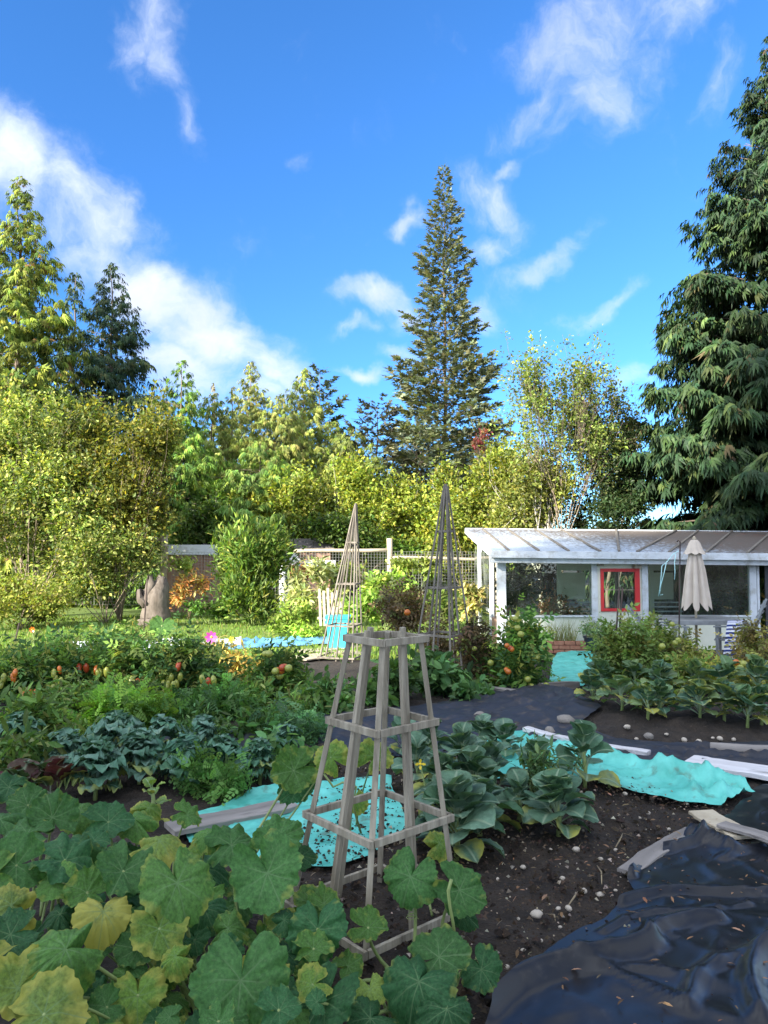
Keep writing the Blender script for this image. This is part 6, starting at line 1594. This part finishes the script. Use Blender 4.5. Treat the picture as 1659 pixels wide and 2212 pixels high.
tomato('withered vine at the right edge by the dark shed side', 1640, 1395, 9.6, 45, 60, 600, 215, [(0.15, 0.12, 0.05, 4), (0.10, 0.08, 0.04, 3), (0.14, 0.15, 0.04, 2)], stem='stem_dry', ls=.14)
def stake(label, u0, v0, u1, v1, Y, r_=.011):
    a, b = at(u0, v0, Y), at(u1, v1, Y); b.z = min(b.z, float(gz(b.x, b.y)))
    tag(MB().add(*tube([a, a.lerp(b, .5) + Vector((.006, 0, 0)), b], r_, 6)).build('garden_stake', M['rod'], None, True), label, 'stake')
stake('pair of dark metal stakes, left one, below the red window', 1338, 1268, 1320, 1460, 9.0)
stake('pair of dark metal stakes, right one, below the red window', 1345, 1270, 1326, 1460, 9.05)
stake('thin leaning stake at the far left of the tomato bed', 42, 1345, 5, 1440, 8.8, .009)
stake('thin stake beside the withered plants', 318 * 1, 1250, 305, 1420, 12.5, .012)
def ferny(label, u, v, Y, w, h, n, seed, cols, ls=.13):
    return tomato(label, u, v, Y, w, h, int(n * .62), seed, cols, tpl=FERN, ls=ls * 1.12, name='carrot_plant', cat='carrots', group='carrot rows', per=10, spread=.08, nl=9)
CARC = [(0.09, 0.17, 0.025, 4), (0.12, 0.20, 0.03, 3), (0.06, 0.13, 0.03, 2)]
ferny('bright feathery carrot tops in the left bed', 255, 1545, 6.9, 66, 46, 3000, 221, CARC)
ferny('feathery carrot tops right of the brightest carrots', 330, 1540, 6.9, 48, 44, 2000, 222, CARC)
ferny('dark feathery carrot foliage left of the near trellis', 490, 1520, 7.4, 80, 42, 2800, 223, [(0.045, 0.105, 0.03, 4), (0.065, 0.13, 0.035, 3)])
ferny('low feathery greens beside the dark fabric', 640, 1575, 6.5, 70, 28, 1700, 224, [(0.05, 0.11, 0.05, 4), (0.07, 0.14, 0.06, 3)], .11)
ferny('parsley like greens behind the grey plank', 460, 1690, 5.3, 80, 52, 2400, 225, [(0.05, 0.11, 0.03, 4), (0.08, 0.15, 0.04, 3)], .12)
HERB = [(0.06, 0.115, 0.03, 4), (0.09, 0.14, 0.035, 3), (0.13, 0.15, 0.05, 1)]
def herb(label, u, v, Y, w, h, n, seed, cols=HERB, tpl=LONG, ls=.10, name='weed_clump', cat='weeds', stem='stem_green', per=9, spread=.09, nl=6, group='weedy clumps'):
    return tomato(label, u, v, Y, w, h, n, seed, cols, tpl=tpl, ls=ls, name=name, cat=cat, stem=stem, per=per, spread=spread, nl=nl, group=group)
herb('long leaved weeds at the left edge below the tomatoes', 45, 1560, 6.4, 75, 70, 1300, 231, ls=.13)
herb('pepper leaved clump at the left edge above the beets', 60, 1640, 5.5, 80, 55, 1300, 232, ls=.11)
herb('tangle of dark stems and leaves behind the beets', 160, 1590, 6.3, 50, 40, 700, 233, ls=.09)
herb('dark leafy clump behind the cracked tomatoes', 660, 1530, 7.4, 55, 50, 900, 234, ls=.10)
herb('bushy green clump inside the far side of the near trellis', 830, 1480, 8.4, 80, 55, 1500, 235, [(0.05, 0.10, 0.03, 4), (0.07, 0.13, 0.04, 3)], OVAL, .13)
herb('broad leaved clump at the foot of the tall pointed trellis', 920, 1455, 9.0, 60, 50, 1000, 236, [(0.05, 0.105, 0.04, 4), (0.07, 0.13, 0.05, 3)], OVAL, .14)
herb('round leaved clump right of the tall trellis foot', 1010, 1485, 8.6, 45, 35, 600, 237, [(0.05, 0.11, 0.04, 4), (0.075, 0.14, 0.05, 3)], OVAL, .13)
herb('grey green tall herb behind the bleached slat frame', 680, 1260, 17.3, 65, 60, 1600, 238, [(0.24, 0.25, 0.12, 4), (0.17, 0.20, 0.08, 3), (0.30, 0.28, 0.14, 2)], LONG, .20)
herb('yellow green weeds left of the bleached slat frame', 640, 1315, 16.5, 50, 35, 900, 239, [(0.18, 0.22, 0.05, 4), (0.12, 0.18, 0.03, 3)], LONG, .14)
herb('sunlit bramble behind the blue bin', 830, 1275, 16.2, 85, 50, 2000, 240, [(0.15, 0.21, 0.04, 4), (0.10, 0.16, 0.03, 3), (0.20, 0.22, 0.06, 2)], OVAL, .14)
herb('sunlit bramble between bin and tall trellis', 790, 1310, 15.2, 55, 40, 1000, 241, [(0.15, 0.21, 0.04, 4), (0.10, 0.16, 0.03, 3)], OVAL, .13)
herb('dry golden grass clump at the greenhouse end', 1020, 1290, 15.6, 22, 45, 700, 242, [(0.24, 0.20, 0.08, 4), (0.16, 0.17, 0.05, 3)], LONG, .22, cat='grass')
herb('rusty dry fern by the lawn fence post', 410, 1265, 19.8, 50, 38, 900, 243, [(0.32, 0.15, 0.06, 4), (0.26, 0.20, 0.08, 3), (0.30, 0.26, 0.12, 1)], LONG, .16, stem='stem_dry')
herb('dry rusty weed beside the coop', 650, 1232, 20.5, 22, 20, 300, 244, [(0.28, 0.11, 0.05, 3), (0.2, 0.13, 0.06, 2)], LONG, .14, stem='stem_dry')
herb('low dark ivy at the foot of the laurel', 450, 1310, 18.6, 60, 22, 900, 245, [(0.05, 0.10, 0.02, 4), (0.08, 0.13, 0.03, 2)], OVAL, .11)
herb('sunlit weeds on the lawn right of the laurel', 640, 1360, 15.8, 75, 20, 1400, 246, [(0.14, 0.22, 0.03, 4), (0.19, 0.25, 0.05, 3)], OVAL, .10)
herb('weedy tangle at the bed edge below the stump', 290, 1390, 10.6, 110, 40, 1700, 247, [(0.13, 0.16, 0.05, 4), (0.09, 0.13, 0.03, 3), (0.20, 0.17, 0.07, 1)], LONG, .10)
herb('dark bushy herb at the left above the tomatoes', 120, 1385, 10.2, 55, 45, 1100, 248, [(0.06, 0.09, 0.03, 4), (0.09, 0.11, 0.05, 3)], LONG, .08)
herb('yellowing weeds in front of the white strip', 440, 1405, 10.5, 90, 30, 1200, 249, [(0.16, 0.18, 0.05, 4), (0.24, 0.20, 0.07, 2), (0.10, 0.13, 0.03, 3)], LONG, .10)
herb('golden straw weeds beside the tomato bed end', 525, 1425, 10.3, 50, 18, 600, 250, [(0.34, 0.24, 0.07, 4), (0.24, 0.2, 0.06, 3)], LONG, .13, stem='stem_dry')
herb('low weeds under the left tomato row', 230, 1500, 7.6, 190, 24, 2200, 251, HERB, LONG, .09, nl=12)
herb('bramble shadowed behind the withered plants', 950, 1310, 13.5, 50, 40, 900, 252, [(0.10, 0.14, 0.03, 4), (0.14, 0.15, 0.05, 2)], OVAL, .12)
herb('leafy green clump left of the near trellis middle rail', 560, 1560, 6.6, 75, 45, 1300, 261, [(0.05, 0.105, 0.03, 4), (0.08, 0.14, 0.04, 3)], LONG, .09)
herb('low broad leaved greens between kale and near trellis', 600, 1620, 5.9, 75, 36, 1000, 262, [(0.05, 0.11, 0.045, 4), (0.075, 0.14, 0.05, 3)], OVAL, .08)
herb('thin stemmed greens behind the curly kale', 430, 1590, 6.4, 85, 42, 1300, 263, [(0.055, 0.11, 0.04, 4), (0.09, 0.14, 0.05, 2)], LONG, .08)
herb('bushy greens behind the near trellis left leg', 700, 1500, 7.8, 70, 52, 1300, 264, [(0.05, 0.105, 0.035, 4), (0.08, 0.13, 0.04, 3)], OVAL, .10)
herb('leafy mound between carrots and cracked tomatoes', 540, 1490, 7.8, 60, 40, 1000, 265, HERB, LONG, .09)
ferny('dark ferny clump in front of the long green tomatoes', 420, 1535, 7.0, 60, 38, 1500, 266, [(0.045, 0.10, 0.03, 4), (0.06, 0.125, 0.035, 3)])
herb('leafy thicket low in front of the parasol', 1440, 1440, 8.9, 110, 36, 1300, 267, [(0.08, 0.12, 0.03, 4), (0.13, 0.14, 0.04, 3)], PINN, .12)
herb('tall leafy stems left of the metal rod', 1420, 1375, 9.6, 50, 45, 700, 268, [(0.075, 0.115, 0.03, 4), (0.12, 0.13, 0.045, 2)], PINN, .13)
herb('weedy strip along the front of the tomato bed', 110, 1525, 7.2, 110, 28, 1200, 269, HERB, LONG, .09, nl=9)
herb('leggy flowering kale stems standing in front of the long tarp', 1150, 1640, 4.9, 35, 60, 420, 270, [(0.05, 0.095, 0.04, 4), (0.08, 0.12, 0.05, 2)], LONG, .07, per=7, spread=.06)
herb('spindly seedlings along the upper tarp edge', 1230, 1640, 5.3, 55, 28, 260, 271, [(0.05, 0.09, 0.04, 4), (0.08, 0.12, 0.05, 2)], LONG, .05, per=6, spread=.05)
herb('bramble growing over the fence between post and tall trellis', 905, 1225, 20.3, 60, 28, 900, 281, [(0.13, 0.17, 0.04, 4), (0.18, 0.2, 0.05, 3)], OVAL, .14)
herb('overgrown weeds along the fence right of the coop', 740, 1235, 20.2, 70, 24, 900, 282, [(0.14, 0.18, 0.04, 4), (0.2, 0.2, 0.07, 2)], LONG, .16)
herb('leafy creeper on the fence by the brown shed', 395, 1215, 20.7, 34, 24, 400, 283, [(0.13, 0.17, 0.04, 4), (0.2, 0.2, 0.06, 2)], OVAL, .12)
herb('loose weeds among the right leafy bed front row', 1450, 1535, 7.6, 120, 26, 700, 291, [(0.08, 0.12, 0.03, 4), (0.15, 0.15, 0.05, 2)], LONG, .08)
herb('yellowing weeds behind the right leafy bed', 1560, 1490, 8.3, 110, 26, 900, 292, [(0.16, 0.16, 0.04, 4), (0.10, 0.13, 0.04, 3)], LONG, .10)
def flower(label, u, v, Y, mt, name, n=8, s=.05):
    p = at(u, v, Y); g = Vector((p.x + .03, Y + .05, float(gz(p.x, Y)))); r = thing(name, label, 'flower', g)
    MB().add(*tube([g, (g + p) / 2 + Vector((.02, 0, .03)), p], .004, 5)).build('stem', M['stem_green'], r, True)
    for k in range(n):
        a = 2 * math.pi * k / n; d = Vector((math.cos(a), -.35, math.sin(a))); sd = Vector((-math.sin(a), 0, math.cos(a)))
        V = [p, p + d * s * .6 + sd * s * .28, p + d * s + sd * s * .12, p + d * s - sd * s * .12, p + d * s * .6 - sd * s * .28]
        MB().add([tuple(q) for q in V], np.array([(0, 1, 2), (0, 2, 3), (0, 3, 4)])).build('petal', M[mt], r)
    MB().add(*tube([p + Vector((0, -.015, 0)), p + Vector((0, .005, 0))], [s * .2, s * .25], 8)).build('flower_centre', M['petal_yellow'], r, True)
flower('pink cosmos flower at the lawn edge', 457, 1376, 10.2, 'petal_pink', 'cosmos_flower', s=.085)
flower('small yellow flower right of the pink cosmos', 500, 1382, 10.3, 'petal_yellow', 'yellow_flower', 7, .05)
flower('yellow bloom seen through the near trellis', 908, 1650, 4.3, 'petal_yellow', 'yellow_flower', 4, .03)
flower('orange marigold beside the grey plank plants', 70, 1360, 9.6, 'fruit_orange', 'marigold_flower', 7, .04)
# rotten tomato vine litter and dry leaf on the brussels sprout
d = at(1200, 1790, 4.25)
o = MB().add([tuple(d + Vector(q)) for q in ((-.02, 0, .05), (-.005, -.01, .03), (.035, -.02, -.05), (.015, -.005, -.01))], np.array([(0, 1, 2, 3)])).build('dry_leaf', M['litter']); tag(o, 'orange brown dry leaf caught on the brussels sprout', 'leaf')
